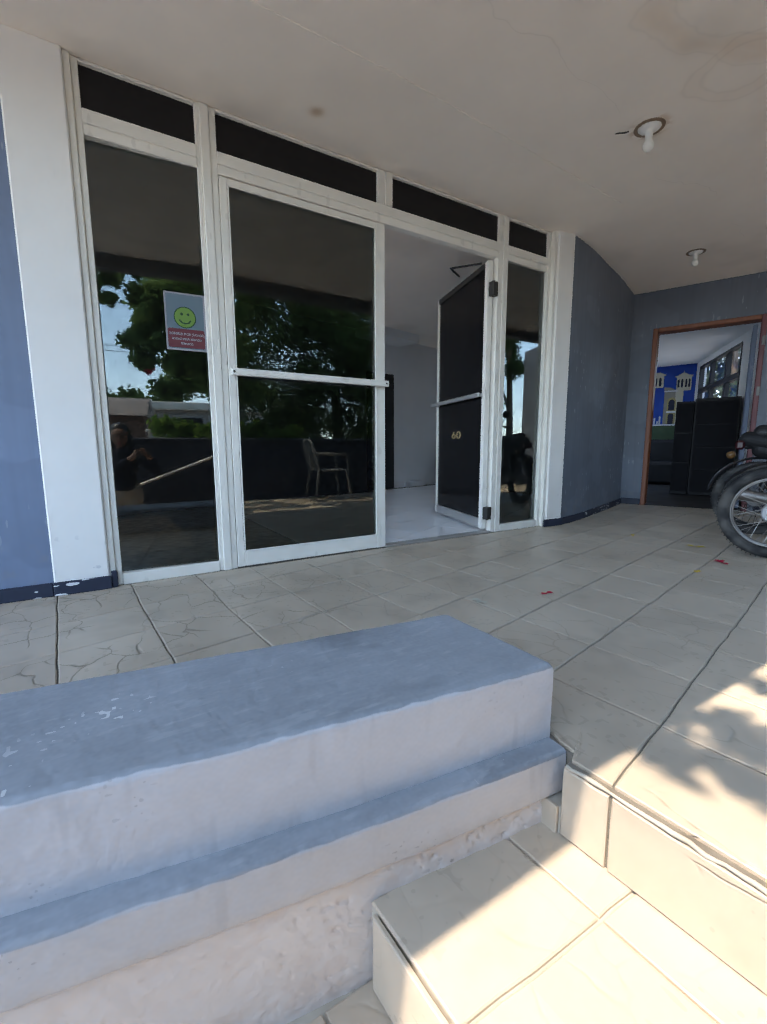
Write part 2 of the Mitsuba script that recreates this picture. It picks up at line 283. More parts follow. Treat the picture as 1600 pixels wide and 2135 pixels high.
def wob(a, b, amp, nseg, seed):
    """an edge from a to b that wanders; the same both ways"""
    flip = tuple(np.round(a, 4)) > tuple(np.round(b, 4))
    if flip: a, b = b, a
    t = np.linspace(0, 1, nseg+1)[1:-1]; d = b - a; nn = np.array([-d[1], d[0]])/np.linalg.norm(d)
    s = (meshkit.noise(np.stack([(a[0] + t*d[0])*13, (a[1] + t*d[1])*13, np.full_like(t, seed)], -1)) - .5)*2*amp
    P = a + t[:, None]*d + s[:, None]*nn
    return P[::-1] if flip else P
def tile_mesh(poly, z, bevel=0.0035, depth=0.008, tilt=(0, 0)):
    c = np.array(poly.exterior.coords)[:-1]
    if sg.LinearRing(c).is_ccw is False: c = c[::-1]
    ce = c.mean(0); inn = c + (ce - c)/np.maximum(np.linalg.norm(ce - c, axis=1, keepdims=True), 1e-6)*bevel; n = len(c)
    zz = lambda P: z + (P - ce) @ np.array(tilt)
    V = np.vstack([np.column_stack([inn, zz(inn)]), np.column_stack([c, zz(c) - bevel*.7]), np.column_stack([c, np.full(n, z - depth)]), [[ce[0], ce[1], z]]]); F = []
    for i in range(n):
        j = (i+1) % n
        F += [[3*n, i, j], [i, n+i, n+j], [i, n+j, j], [n+i, 2*n+i, 2*n+j], [n+i, 2*n+j, n+j]]
    return trimesh.Trimesh(V, F, process=False)
def lay(parent, pts, clip, z, m, gap=0.006, amp=0.004, nseg=4, mover=None, tilt=0.003):
    """tiles of a lattice pts[i, j] clipped to a region; every tile is a part of its own"""
    ni, nj = pts.shape[:2]
    for i in range(ni-1):
        for j in range(nj-1):
            q = [pts[i, j], pts[i+1, j], pts[i+1, j+1], pts[i, j+1]]; ring = []
            for k in range(4):
                ring.append(q[k][None]); ring.append(wob(q[k], q[(k+1) % 4], amp, nseg, 3.3))
            pg = sg.Polygon(np.vstack(ring))
            if not pg.intersects(clip): continue
            pg = pg.intersection(clip).buffer(-gap/2, join_style=2)
            for g in getattr(pg, 'geoms', [pg]):
                if g.is_empty or g.area < 4e-4: continue
                if g.area > 0 and not g.contains(sg.Point(np.array(g.exterior.coords)[:-1].mean(0))): continue
                me = tile_mesh(g, z, tilt=rng.normal(0, tilt, 2))
                if mover is not None: me = mover(me)
                add('tile', me, m, parent)
jit = np.random.default_rng(3)
ti, tj = np.arange(-10, 23), np.arange(-7, 8)
lat = np.array([[tile_pt(i, j) + jit.normal(0, 0.0035, 2) for j in tj] for i in ti])
lay(floor, lat, floor_poly, 0.0, 'porch_tile', gap=0.0052, amp=0.0042)

# steps go down towards -x, between the ledge and the parapet
steps = add('stairs', cat(prism([(0.388, -1.93), (0.832, -1.955), (0.862, -2.45), (0.905, -3.28), (0.452, -3.28), (0.405, -2.22)], -0.76, -0.188),
                          prism([(-0.02, -1.86), (0.39, -1.93), (0.407, -2.22), (0.454, -3.28), (0.03, -3.28)], -0.76, -0.368),
                          prism([(-0.43, -1.80), (-0.018, -1.86), (0.032, -3.28), (-0.40, -3.28)], -0.76, -0.548)), 'step_grout', kind='structure', label='tiled steps going down beside the painted ledge')
def tread(x0a, x1a, x0b, x1b, z, ysplit, xs):
    ys = [-1.90, *ysplit, -3.27]; pts = []
    for t in xs:
        row = []
        for y in ys:
            f = (y + 1.95)/(-3.28 + 1.95); row.append(np.array([(x0a + (x0b-x0a)*f)*(1-t) + (x1a + (x1b-x1a)*f)*t, y - 0.02*t]))
        pts.append(row)
    return np.array(pts)
cl = sg.Polygon([(-1, -1.93), (0.5, -1.955), (2, -2.0), (2, -3.27), (-1, -3.27)])
lay(steps, tread(0.384, 0.850, 0.45, 0.92, -0.18, (-2.200, -2.51, -2.82), (0, 0.72, 1)), cl, -0.18, 'porch_tile', gap=0.007, amp=0.004)
lay(steps, tread(-0.03, 0.400, 0.03, 0.47, -0.36, (-2.26, -2.57, -2.88), (0, 0.72, 1)), cl, -0.36, 'porch_tile', gap=0.007, amp=0.004)
lay(steps, tread(-0.44, -0.034, -0.40, 0.026, -0.54, (-2.26, -2.57, -2.88), (0, 0.72, 1)), cl, -0.54, 'porch_tile', gap=0.007, amp=0.004)
def riser(xa, xb, z0, z1, ycuts, y0=-1.97):
    ys = [y0, *ycuts, -3.27]
    for y0, y1 in zip(ys[:-1], ys[1:]):
        f = lambda y: xa + (xb-xa)*(y + 1.95)/(-1.33)
        pg = [(0, z0), (y0-y1, z0), (y0-y1, z1), (0, z1)]; P = np.array(pg, float); ring = []
        for k in range(4): ring.append(P[k][None]); ring.append(wob(P[k], P[(k+1) % 4], 0.0025, 3, y0))
        g = sg.Polygon(np.vstack(ring)).buffer(-0.0035, join_style=2)
        me = tile_mesh(g, 0.0, depth=0.009)                       # local: x along -y, y up, z outwards (-x)
        e = np.array([f(y1)-f(y0), y1-y0]); e /= np.linalg.norm(e); M = np.eye(4)
        M[:3, 0] = [e[0], e[1], 0]; M[:3, 1] = [0, 0, 1]; M[:3, 2] = np.cross(M[:3, 0], M[:3, 1]); M[:3, 3] = [f(y0), y0, 0]
        if M[0, 2] > 0: M[:3, 2] *= -1
        M[:3, 3] += M[:3, 2]*0.009
        me = tr(me, M)
        add('riser_tile', me, 'porch_tile', steps)
riser(0.829, 0.897, -0.181, -0.008, (-2.160, -2.47, -2.79), -2.050)
riser(0.384, 0.450, -0.361, -0.188, (-2.21, -2.52, -2.83))
riser(-0.03, 0.03, -0.538, -0.368, (-2.26, -2.57, -2.88))
add('riser_tile', box(0.8195, 0.8285, -2.0465, -1.965, -0.181, -0.111, 0.002), 'porch_tile', steps)
add('riser_backing', box(0.829, 0.8735, -2.0515, -1.953, -0.74, -0.1125), 'step_grout', steps)
# chipped cement along the top nosing
nz = np.linspace(-2.058, -3.26, 90)
add('nosing', tube(np.column_stack([0.829 + (nz + 1.95)/(-1.33)*0.068 - 0.004 + 0.004*(meshkit.noise(np.column_stack([nz*40, nz*0, nz*0])) - .5), nz, -0.0055 + 0.005*(meshkit.noise(np.column_stack([nz*30, nz*0+4, nz*0])) - .5)]),
                   0.003 + 0.0025*meshkit.noise(np.column_stack([nz*25, nz*0+9, nz*0])), 8), 'step_grout', steps, True)

# ---------------------------------------------------------------- painted ledge
def f_front(x): return -1.8571 - 0.1545*x + 0.0517*(x - 0.0)*(x - 0.55)*np.where(x > -.3, 1, 1)
def f_back(x): return -1.472 - 0.1335*x
LX = np.concatenate([np.linspace(-2.2, -0.5, 60), np.linspace(-0.49, 0.875, 280)])
def sweep(profile_fn, xs, end=True, disp=0.0, seed=0, hi=30):
    P = np.array([profile_fn(x) for x in xs]); P3 = np.stack([np.repeat(xs[:, None], P.shape[1], 1), P[..., 0], P[..., 1]], -1)
    if disp:
        nrm = np.gradient(P3, axis=1); tang = nrm/np.maximum(np.linalg.norm(nrm, axis=-1, keepdims=True), 1e-9)
        out = np.stack([tang[..., 0]*0, tang[..., 2], -tang[..., 1]], -1)
        d = (meshkit.fbm(P3*hi, 3, seed) - .5)*2*disp + (meshkit.fbm(P3*6, 2, seed+5) - .5)*2*disp*1.5
        P3 = P3 + out*d[..., None]
    m = grid_mesh(P3); parts = [m]
    if end:
        for k in (0, -1):
            r = P3[k]; c = r.mean(0); V = np.vstack([r, c]); n = len(r)
            parts.append(trimesh.Trimesh(V, [[i, (i+1) % n, n] for i in range(n)], process=False))
    return cat(parts)
def arc(c, r, a0, a1, n=6): return [(c[0] + r*math.cos(math.radians(t)), c[1] + r*math.sin(math.radians(t))) for t in np.linspace(a0, a1, n)]
def prof_up(x):
    yf, yb, h, r = float(f_front(x)), float(f_back(x)), 0.190, 0.014
    e = max(0.0, (x - 0.862))/0.013; h -= 0.006*e*e
    P = [(yf + .001, -0.002), (yf, 0.012), (yf, 0.03)] + [(yf, z) for z in np.linspace(0.05, h-r-.005, 8)] + arc((yf + r, h - r), r, 180, 90)
    P += [(y, h) for y in np.linspace(yf + r + .02, yb - r - .02, 16)] + arc((yb - r, h - r), r, 90, 0) + [(yb, 0.08), (yb, -0.01)]
    return P
def prof_lip(x):
    yf = float(f_front(x)); o = yf - 0.052; r = 0.012
    return [(yf + (0.05 if x < 0.868 else -0.012), 0.002), (yf - 0.014, 0.004), (yf - .02, 0.003)] + arc((o + r, 0.002 - r), r, 90, 180) + [(o, z) for z in np.linspace(-.02, -.088, 7)] + arc((o + r, -0.098 + 0.0), 0.010, 180, 270) + [(yf + .02, -0.108)]
low = thing('ledge', 'low curved masonry ledge with blue-grey top and whitewashed side above the steps', 'ledge')
add('upstand', sweep(prof_up, LX, True, 0.0016, 2), 'ledge_paint', low, 50)
add('lip', sweep(lambda x: prof_lip(x), LX[LX < 0.872], True, 0.0016, 4), 'lip_paint', low, 50)
BX = np.concatenate([np.linspace(-2.2, -0.5, 60), np.linspace(-0.49, 0.845, 330)])
def base_mesh():
    zs = np.linspace(-0.096, -0.76, 140); X, Z = np.meshgrid(BX, zs, indexing='ij'); Y = f_front(X) - 0.034
    P = np.stack([X, Y, Z], -1)
    edge = np.clip((X - 0.1)/0.6, 0, 1)
    d = (meshkit.fbm(P*7, 3, 1) - .5)*0.012 + (meshkit.fbm(P*38, 3, 2) - .5)*(0.0022 + 0.0055*edge**2)
    pit = np.clip(meshkit.fbm(P*70, 2, 8) - 0.64, 0, 1)*edge*0.04
    P[..., 1] -= d; P[..., 1] += pit + 0.012*np.clip((Z + 0.12)/0.024, 0, 1)
    return grid_mesh(P)
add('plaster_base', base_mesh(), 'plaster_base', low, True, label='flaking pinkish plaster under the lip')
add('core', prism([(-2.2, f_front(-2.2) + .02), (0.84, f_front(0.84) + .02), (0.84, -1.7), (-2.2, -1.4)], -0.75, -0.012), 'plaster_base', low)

# ---------------------------------------------------------------- building shell
ceil = add('porch_ceiling', prism([(-3.2, -2.40), (6.9, -2.40), (6.9, 4.7), (-0.56, 4.7), (-0.56, 0.125), (-3.2, 0.125)], 2.39, 2.60), 'ceiling_paint', kind='structure')  # roof cut back at the left so sun reaches the added side window
add('ceiling_patch', prism([(-3.1, -0.66), (1.37, -0.655), (2.2, -0.61), (3.3, -0.55), (3.36, -0.08), (3.24, -0.03), (-3.1, -0.03)], 2.3865, 2.3898), 'ceiling_paint', ceil)
add('roof_beam', box(-3.2, 6.9, -2.398, -2.25, 2.28, 2.3895, 0.008), 'beam_paint', kind='structure')

wl = thing('wall', 'blue painted wall left of the white column at the left edge', 'wall')
add('panel', box(-3.2, -0.222, -0.03, 0.12, 0.0, 2.389), 'blue_wall', wl)
add('skirting', box(-3.2, -0.225, -0.043, -0.031, 0.0, 0.066, 0.004), 'skirting_paint', wl, label='navy skirting with chipped paint')
c1 = thing('column', 'white painted column left of the glass shopfront', 'column')
add('shaft', cat(box(-0.221, 0.006, -0.036, 0.12, 0.0, 2.3895, 0.006)), 'column_paint', c1)
add('skirting', box(-0.223, 0.012, -0.048, -0.037, 0.0, 0.066, 0.004), 'skirting_paint', c1)
add('side_strip', box(0.0065, 0.034, -0.018, 0.10, 0.0, 2.389, 0.003), 'frame_paint', c1)
add('strip_foot', box(0.0125, 0.040, -0.034, -0.0185, 0.0, 0.085, 0.004), 'skirting_paint', c1)
c2 = thing('column', 'white painted column right of the glass shopfront', 'column')
add('shaft', prism([(3.268, -0.062), (3.432, -0.078), (3.445, 0.10), (3.268, 0.12)], 0.0, 2.3895), 'column_paint', c2)
add('skirting', prism([(3.225, -0.072), (3.268, -0.073), (3.438, -0.09), (3.437, -0.079), (3.268, -0.0625), (3.225, -0.0615)], 0.0, 0.062), 'skirting_paint', c2)
add('side_strip', box(3.232, 3.2675, -0.042, 0.10, 0.0, 2.389, 0.003), 'frame_paint', c2)

from scipy.interpolate import CubicSpline
cs = CubicSpline(CW[:, 0], CW[:, 1]); cx = np.linspace(3.44, 5.33, 48); cy = cs(cx)
def strip_wall(xs, ys, off0, off1, z0, z1):
    d = np.gradient(np.column_stack([xs, ys]), axis=0); d /= np.linalg.norm(d, axis=1, keepdims=True); nn = np.column_stack([d[:, 1], -d[:, 0]])
    A = np.column_stack([xs, ys]) + nn*off0; B = np.column_stack([xs, ys]) + nn*off1
    return prism(sg.Polygon(np.vstack([A, B[::-1]])).buffer(0), z0, z1)
wc = thing('wall', 'curved slate-blue wall right of the shopfront, running to the corner', 'wall')
add('panel', strip_wall(cx, cy, 0.0, -0.14, 0.0, 2.3893), 'slate_wall', wc, 30)
add('skirting', strip_wall(cx, cy, 0.012, 0.001, 0.0, 0.062), 'skirting_paint', wc, 30, label='black skirting with white chips')
wr = thing('wall', 'slate-blue wall with the orange framed doorway at the right', 'wall')
add('panel', rplace(cat(box(0.0, 0.215, 0.0, 0.14, 0, 2.389), box(0.215, 1.205, 0.0, 0.14, 1.985, 2.389), box(1.205, 4.1, 0.0, 0.14, 0, 2.389))), 'slate_wall', wr)
add('skirting', rplace(box(0.012, 0.212, -0.012, -0.001, 0, 0.07, 0.003)), 'skirting_paint', wr)
add('skirting', rplace(box(1.26, 4.1, -0.012, -0.001, 0, 0.07, 0.003)), 'skirting_paint', wr)
df = add('door_frame', rplace(cat(box(0.216, 0.262, -0.018, 0.158, 0, 1.984, 0.006), box(0.2625, 1.160, -0.018, 0.158, 1.940, 1.984, 0.006))), 'orange_wood', wr, label='orange-brown wooden door frame')
add('jamb', rplace(box(1.1605, 1.205, -0.018, 0.158, 0, 1.984, 0.006)), 'hazed_orange_wood', df)
for z in (1.236, 1.73):
    add('strike_plate', rplace(box(1.176, 1.204, -0.024, -0.0185, z-.045, z+.045, 0.002)), 'white_plastic', df)
dl = add('door', rplace(box(1.10, 1.14, 0.17, 1.05, 0.01, 1.93, 0.004)), 'blue_wall', wr, label='grey-blue door folded back inside')

# ---------------------------------------------------------------- shopfront
sf = thing('shopfront', 'white aluminium shopfront with dark tinted panes and one open door', 'shopfront')
FB = lambda *a, b=0.003: box(*a, b)
add('jamb', FB(0.0345, 0.062, -0.004, 0.06, 0.0, 2.385), 'frame_paint', sf)
add('mullion', cat(FB(0.540, 0.562, 0.0, 0.05, 0.0, 2.385), FB(0.5625, 0.606, -0.010, 0.055, 0.0, 2.386), FB(0.6065, 0.640, -0.002, 0.05, 0.0, 2.385)), 'frame_paint', sf)
add('mullion', cat(FB(1.602, 1.655, -0.004, 0.05, 2.1905, 2.385), FB(1.6555, 1.708, -0.008, 0.05, 2.1905, 2.3855)), 'frame_paint', sf)
add('mullion', cat(FB(2.652, 2.700, 0.0, 0.05, 0.0, 2.385), FB(2.7005, 2.752, -0.006, 0.052, 0.0, 2.386)), 'frame_paint', sf)
add('jamb', FB(3.200, 3.2315, -0.010, 0.06, 0.0, 2.385), 'frame_paint', sf)
for x0, x1 in ((0.0625, 0.5395), (0.6405, 2.6515), (2.7525, 3.1995)):
    add('transom_rail', cat(FB(x0, x1, -0.006, 0.05, 2.130, 2.190), FB(x0, x1, -0.002, 0.05, 2.084, 2.1295)), 'frame_paint', sf)
for x0, x1 in ((0.0625, 0.5395), (0.6405, 1.6015), (1.7085, 2.6515), (2.7525, 3.1995)):
    add('head_strip', FB(x0, x1, -0.004, 0.045, 2.372, 2.386), 'frame_paint', sf)
    add('transom_pane', box(x0, x1, 0.018, 0.026, 2.1895, 2.3725), 'black_film', sf)
for x0, x1 in ((0.0625, 0.5395), (2.7525, 3.1995)):
    add('sill', FB(x0, x1, -0.008, 0.05, 0.0, 0.058), 'frame_paint', sf)
def pane(x0, x1, z0, z1, y=0.02, yaw=0.0):
    V = np.array([[x0, 0, z0], [x1, 0, z0], [x1, 0, z1], [x0, 0, z1]]); xc = (x0+x1)/2
    V[:, 1] = y - (V[:, 0] - xc)*math.tan(yaw)
    return trimesh.Trimesh(V, [[0, 1, 2], [0, 2, 3]], process=False)
YAW = math.radians(4.0)
add('window_pane', pane(0.0625, 0.5395, 0.058, 2.084, 0.022, YAW), 'tinted_glass', sf, label='tall tinted pane with the smiley sticker')
add('window_pane', pane(2.7525, 3.1995, 0.058, 2.084, 0.022), 'tinted_glass', sf, label='narrow tinted pane right of the open door')
# closed leaf
cd = add('closed_door', cat(FB(0.643, 0.682, -0.004, 0.042, 0.006, 2.078), FB(1.585, 1.650, -0.004, 0.042, 0.006, 2.078), FB(0.6825, 1.5845, -0.003, 0.041, 2.044, 2.077), FB(0.6825, 1.5845, -0.003, 0.041, 0.007, 0.094)), 'frame_paint', sf, label='closed glass door leaf with a white push bar')
add('glass', pane(0.682, 1.585, 0.094, 2.044, 0.018), 'tinted_glass', cd)
add('bead', cat(FB(0.6825, 0.690, -0.0075, -0.0035, 0.0945, 2.0435, b=.001), FB(1.577, 1.5845, -0.0075, -0.0035, 0.0945, 2.0435, b=.001), FB(0.6905, 1.5765, -0.0075, -0.0035, 2.036, 2.0435, b=.001), FB(0.6905, 1.5765, -0.0075, -0.0035, 0.0945, 0.102, b=.001)), 'frame_paint', cd)
add('push_bar', cat(box(0.648, 1.652, -0.052, -0.030, 1.080, 1.118, 0.004), box(0.652, 0.676, -0.030, -0.004, 1.086, 1.112, 0.003), box(1.612, 1.640, -0.030, -0.004, 1.086, 1.112, 0.003)), 'frame_paint', cd)
for x in (0.662, 1.632): add('bolt', xf(lathe([(0, 0), (0.006, 0), (0.006, 0.003), (0, 0.004)], 12), (x, -0.052, 1.099), rx=math.pi/2), 'dark_metal', cd)
add('threshold', cat(box(1.652, 2.6515, -0.012, 0.055, 0.0, 0.016, 0.004)), 'bare_alu', sf)
# open leaf
OM = frame2((2.612, 0.035), (0.292, 0.956))
def op(m): return tr(m, OM)
od = add('open_door', op(cat(FB(0.0, 0.05, -0.022, 0.022, 0.03, 2.07), FB(0.980, 1.005, -0.022, 0.022, 0.03, 2.07))), 'frame_paint', sf, label='open glass door leaf swung into the room')
add('rail', op(FB(0.0505, 0.9795, -0.0215, 0.0215, 2.025, 2.069)), 'dark_metal', od); add('rail', op(FB(0.0505, 0.9795, -0.0215, 0.0215, 0.031, 0.110)), 'bare_alu', od)
add('glass', op(box(0.0505, 0.9795, 0.0, 0.007, 0.1105, 2.0245)), 'black_glass', od)
add('push_bar', op(cat(box(0.02, 1.05, 0.048, 0.068, 1.075, 1.108, 0.004), box(0.03, 0.05, 0.022, 0.048, 1.08, 1.10), box(0.965, 0.985, 0.022, 0.048, 1.08, 1.10))), 'bare_alu', od)
add('closer_arm', cat(tube([(2.585, 0.10, 2.062), (2.47, 0.33, 2.075)], 0.008, 8), tube([(2.47, 0.33, 2.075), (2.64, 0.42, 2.072)], 0.008, 8)), 'black_metal', od)
def digits():
    t = meshkit.text_mesh('60', 0.062, 0.003); t.apply_scale((1.9, 1, 1)); V = t.vertices.copy(); w = V[:, 0].max()
    t.vertices = np.column_stack([0.66 - V[:, 0], 0.0075 + V[:, 2], 0.762 + V[:, 1]]); t.invert(); return op(t)
add('number', digits(), 'gold_paint', od, label='gold number 60')
for z in (0.16, 1.86):
    add('hinge', cat(box(2.592, 2.650, -0.012, 0.030, z-.05, z+.05, 0.004), box(2.586, 2.604, -0.026, -0.008, z-.05, z+.05, 0.004)), 'dark_metal', sf)
# sticker
stk = thing('sticker', 'rectangular sticker with green smiley face and red caption on the left pane', 'sticker')
def stick(m, y): # x,z plane geometry given as (x, z) extruded
    V = m.vertices.copy(); m = m.copy(); xx = V[:, 0]; m.vertices = np.column_stack([xx, 0.022 - (xx - 0.301)*math.tan(YAW) - y - V[:, 2], V[:, 1]]); m.invert(); return m
sp = sg.box(0.348, 1.195, 0.537, 1.474)
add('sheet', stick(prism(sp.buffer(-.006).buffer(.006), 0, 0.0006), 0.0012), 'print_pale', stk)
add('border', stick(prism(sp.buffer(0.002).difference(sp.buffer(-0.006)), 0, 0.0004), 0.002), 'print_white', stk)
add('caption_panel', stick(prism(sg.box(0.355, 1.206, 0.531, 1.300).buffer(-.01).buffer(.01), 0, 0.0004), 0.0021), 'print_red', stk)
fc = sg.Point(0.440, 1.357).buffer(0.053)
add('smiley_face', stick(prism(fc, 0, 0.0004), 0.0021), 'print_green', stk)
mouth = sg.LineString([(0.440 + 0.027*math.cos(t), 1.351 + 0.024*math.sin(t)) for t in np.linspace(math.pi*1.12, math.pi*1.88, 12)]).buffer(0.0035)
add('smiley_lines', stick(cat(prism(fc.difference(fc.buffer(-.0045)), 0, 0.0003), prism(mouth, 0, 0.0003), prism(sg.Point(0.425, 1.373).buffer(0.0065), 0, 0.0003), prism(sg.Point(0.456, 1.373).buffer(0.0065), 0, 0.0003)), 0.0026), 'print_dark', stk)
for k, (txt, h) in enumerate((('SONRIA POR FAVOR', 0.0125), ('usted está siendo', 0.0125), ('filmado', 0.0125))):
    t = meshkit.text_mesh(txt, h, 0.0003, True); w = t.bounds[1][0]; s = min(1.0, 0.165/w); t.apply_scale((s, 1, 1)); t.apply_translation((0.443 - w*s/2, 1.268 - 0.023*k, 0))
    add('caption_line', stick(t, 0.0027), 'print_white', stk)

# ---------------------------------------------------------------- room behind the shopfront
ib = np.array([(-0.45, 0.13), (-0.45, 2.56), (5.75, 4.09), (5.30, 1.02)])
lw = add('room_wall', cat(box(-0.55, -0.45, 0.13, 0.5, 0, 2.389), box(-0.55, -0.45, 2.3, 2.60, 0, 2.389), box(-0.55, -0.45, 0.5, 2.3, 0, 0.75), box(-0.55, -0.45, 0.5, 2.3, 2.2, 2.389)), 'interior_white', label='white side wall inside the front room with an added window to light it', category='wall')
lwf = add('window', cat(box(-0.52, -0.48, 0.501, 0.54, 0.751, 2.199), box(-0.52, -0.48, 2.26, 2.299, 0.751, 2.199), box(-0.515, -0.485, 1.38, 1.42, 0.751, 2.199)), 'frame_paint', lw)  # unseen window, added to bring daylight into the front room
bw = add('room_wall', wall_seg(ib[1], ib[2], 0.1, 0, 2.3885), 'interior_white', label='white back wall inside the front room', category='wall')
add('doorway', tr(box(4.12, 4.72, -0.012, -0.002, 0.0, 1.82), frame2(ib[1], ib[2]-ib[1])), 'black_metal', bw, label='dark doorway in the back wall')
add('room_wall', wall_seg(ib[2], ib[3], 0.1, 0, 2.388), 'interior_white', label='white far-right wall inside the front room', category='wall')
add('room_wall', cat(box(-0.5, -0.23, 0.121, 0.2, 0, 2.388)), 'interior_white', label='white return wall behind the left column', category='wall')
add('ceiling_beam', tr(box(3.9, 4.85, -0.42, -0.001, 2.27, 2.3895, 0.006), frame2(ib[1], ib[2]-ib[1])), 'interior_white', kind='structure')
rf = add('room_floor', prism([(-0.44, 0.056), (5.3, 0.7), (5.7, 4.05), (-0.44, 2.5)], -0.007, -0.003), 'grout', kind='structure')
rl = np.array([[np.array([0.1, 0.06]) + 0.33*(i*np.array([0.9, 0.436]) + j*np.array([-0.436, 0.9])) for j in range(-9, 14)] for i in range(-3, 20)])
lay(rf, rl, sg.Polygon([(1.2, 0.058), (3.3, 0.13), (5.0, 0.62), (5.6, 3.95), (3.0, 3.3), (1.2, 2.0)]), 0.0, 'interior_tile', gap=0.004, amp=0.0003, nseg=2, tilt=0.0012)
ch = thing('office_chair', 'black padded chair by the back wall, mostly hidden behind the open door', 'chair')
CM = frame2((5.18, 3.72), (0.97, 0.24))
add('backrest', tr(box(-0.04, 0.42, -0.04, 0.03, 0.14, 0.60, 0.03), CM), 'vinyl', ch, 30)
add('seat', tr(box(-0.02, 0.42, -0.45, -0.02, 0.36, 0.43, 0.025), CM), 'vinyl', ch, 30)
for (x, y) in ((0.0, -0.42), (0.38, -0.42), (0.0, 0.0), (0.38, 0.0)): add('leg', tr(tube([(x, y, 0), (x, y, 0.37)], 0.013, 8), CM), 'black_metal', ch)
add('cable_box', tr(box(4.98, 5.45, -0.06, -0.002, 0.0, 0.105, 0.006), frame2(ib[1], ib[2]-ib[1])), 'interior_white', label='low white trunking box at the foot of the back wall', category='box')

# ---------------------------------------------------------------- room behind the orange door
P0, P1, P2, P3 = (-0.55, 0.16), (-0.55, 4.5), (0.388, 4.434), (1.55, 0.16)
def rwall(p, q, t, z0, z1, extra=0): return rplace(wall_seg(q, p, t, z0, z1) if extra else wall_seg(p, q, t, z0, z1))
add('back_room_ceiling', rplace(prism([(-0.7, 0.141), (-0.7, 4.7), (0.45, 4.7), (1.8, 0.141)], 2.2, 2.385)), 'interior_white', kind='structure')
add('back_room_floor', rplace(prism([(-0.7, 0.0), (-0.7, 4.7), (0.45, 4.7), (1.8, 0.0)], -0.75, -0.004)), 'dark_floor', kind='structure')
add('room_wall', rplace(box(-0.69, -0.55, 0.1405, 4.6, 0, 2.1995)), 'interior_white', label='pale left wall inside the back room', category='wall')
mw = add('room_wall', rplace(prism([(-0.55, 4.50), (0.392, 4.435), (0.45, 4.6), (-0.55, 4.6)], 0, 2.1995)), 'mural_blue', label='far wall of the back room with blue church mural', category='wall')
E0 = np.array([-0.55, 4.4995]); EE = np.array([0.392, 4.4345]) - E0
MM = np.eye(4); ex = EE/np.linalg.norm(EE); MM[:3, 0] = [ex[0], ex[1], 0]; MM[:3, 1] = [0, 0, 1]; MM[:3, 2] = [ex[1], -ex[0], 0]; MM[:3, 3] = [E0[0], E0[1], 0]
if MM[1, 2] > 0: MM[:3, 2] *= -1
def mural(name, geo, m, lift, t=0.003):
    g = trimesh.creation.extrude_polygon(geo, t, engine='earcut'); g.apply_translation((0.55, 0, lift)); g = rplace(tr(g, MM)); trimesh.repair.fix_normals(g); add(name, g, m, mw)
B = sg.box
arch = lambda c, w, z0, z1: unary_union([B(c-w/2, z0, c+w/2, z1-w/2), sg.Point(c, z1-w/2).buffer(w/2)])
mural('mural_ground', B(-0.54, 0.02, 0.385, 1.085), 'mural_green', 0.001)
mural('mural_terrace', B(-0.54, 1.068, 0.385, 1.098), 'mural_white', 0.0045)
tl = unary_union([B(-0.40, 1.80, -0.13, 2.02), B(-0.43, 2.02, -0.10, 2.055), sg.Polygon([(-0.40, 2.055), (-0.13, 2.055), (-0.2, 2.09), (-0.33, 2.09)])])
mural('mural_tower', tl, 'mural_cream', 0.001)
tr2 = unary_union([B(0.085, 1.10, 0.21, 1.97), B(0.21, 1.72, 0.325, 1.97), B(0.06, 1.97, 0.345, 2.0), sg.Polygon([(0.10, 2.0), (0.30, 2.0), (0.22, 2.045), (0.17, 2.045)]), B(0.187, 2.045, 0.197, 2.09)])
mural('mural_tower', tr2, 'mural_cream', 0.001)
mural('mural_nave', unary_union([B(-0.10, 1.10, 0.085, 1.72), sg.Polygon([(-0.11, 1.72), (0.085, 1.72), (0.085, 1.74), (0.0, 1.79), (-0.11, 1.80)])]), 'mural_shade', 0.001)
mural('mural_cornice', B(-0.11, 1.71, 0.12, 1.735), 'mural_white', 0.0045)
mural('mural_arch', arch(0.03, 0.15, 1.10, 1.60), 'mural_ochre', 0.0045)
mural('mural_arch', arch(0.03, 0.10, 1.36, 1.56), 'mural_dark', 0.008)
mural('mural_arch', arch(0.03, 0.09, 1.10, 1.30), 'mural_dark', 0.008)
mural('mural_cornice', B(-0.045, 1.31, 0.105, 1.345), 'mural_white', 0.008)
for c in (-0.34, -0.265, -0.19): mural('mural_window', arch(c, 0.042, 1.83, 1.99), 'mural_dark', 0.0045)
for c in (0.118, 0.175, 0.24, 0.292): mural('mural_window', arch(c, 0.03, 1.78, 1.93), 'mural_dark', 0.0045)
for c, h in ((-0.24, 1.22), (-0.19, 1.16), (-0.15, 1.25), (-0.30, 1.18)): mural('mural_figure', B(c-.014, 1.10, c+.014, h), 'mural_white', 0.0045)
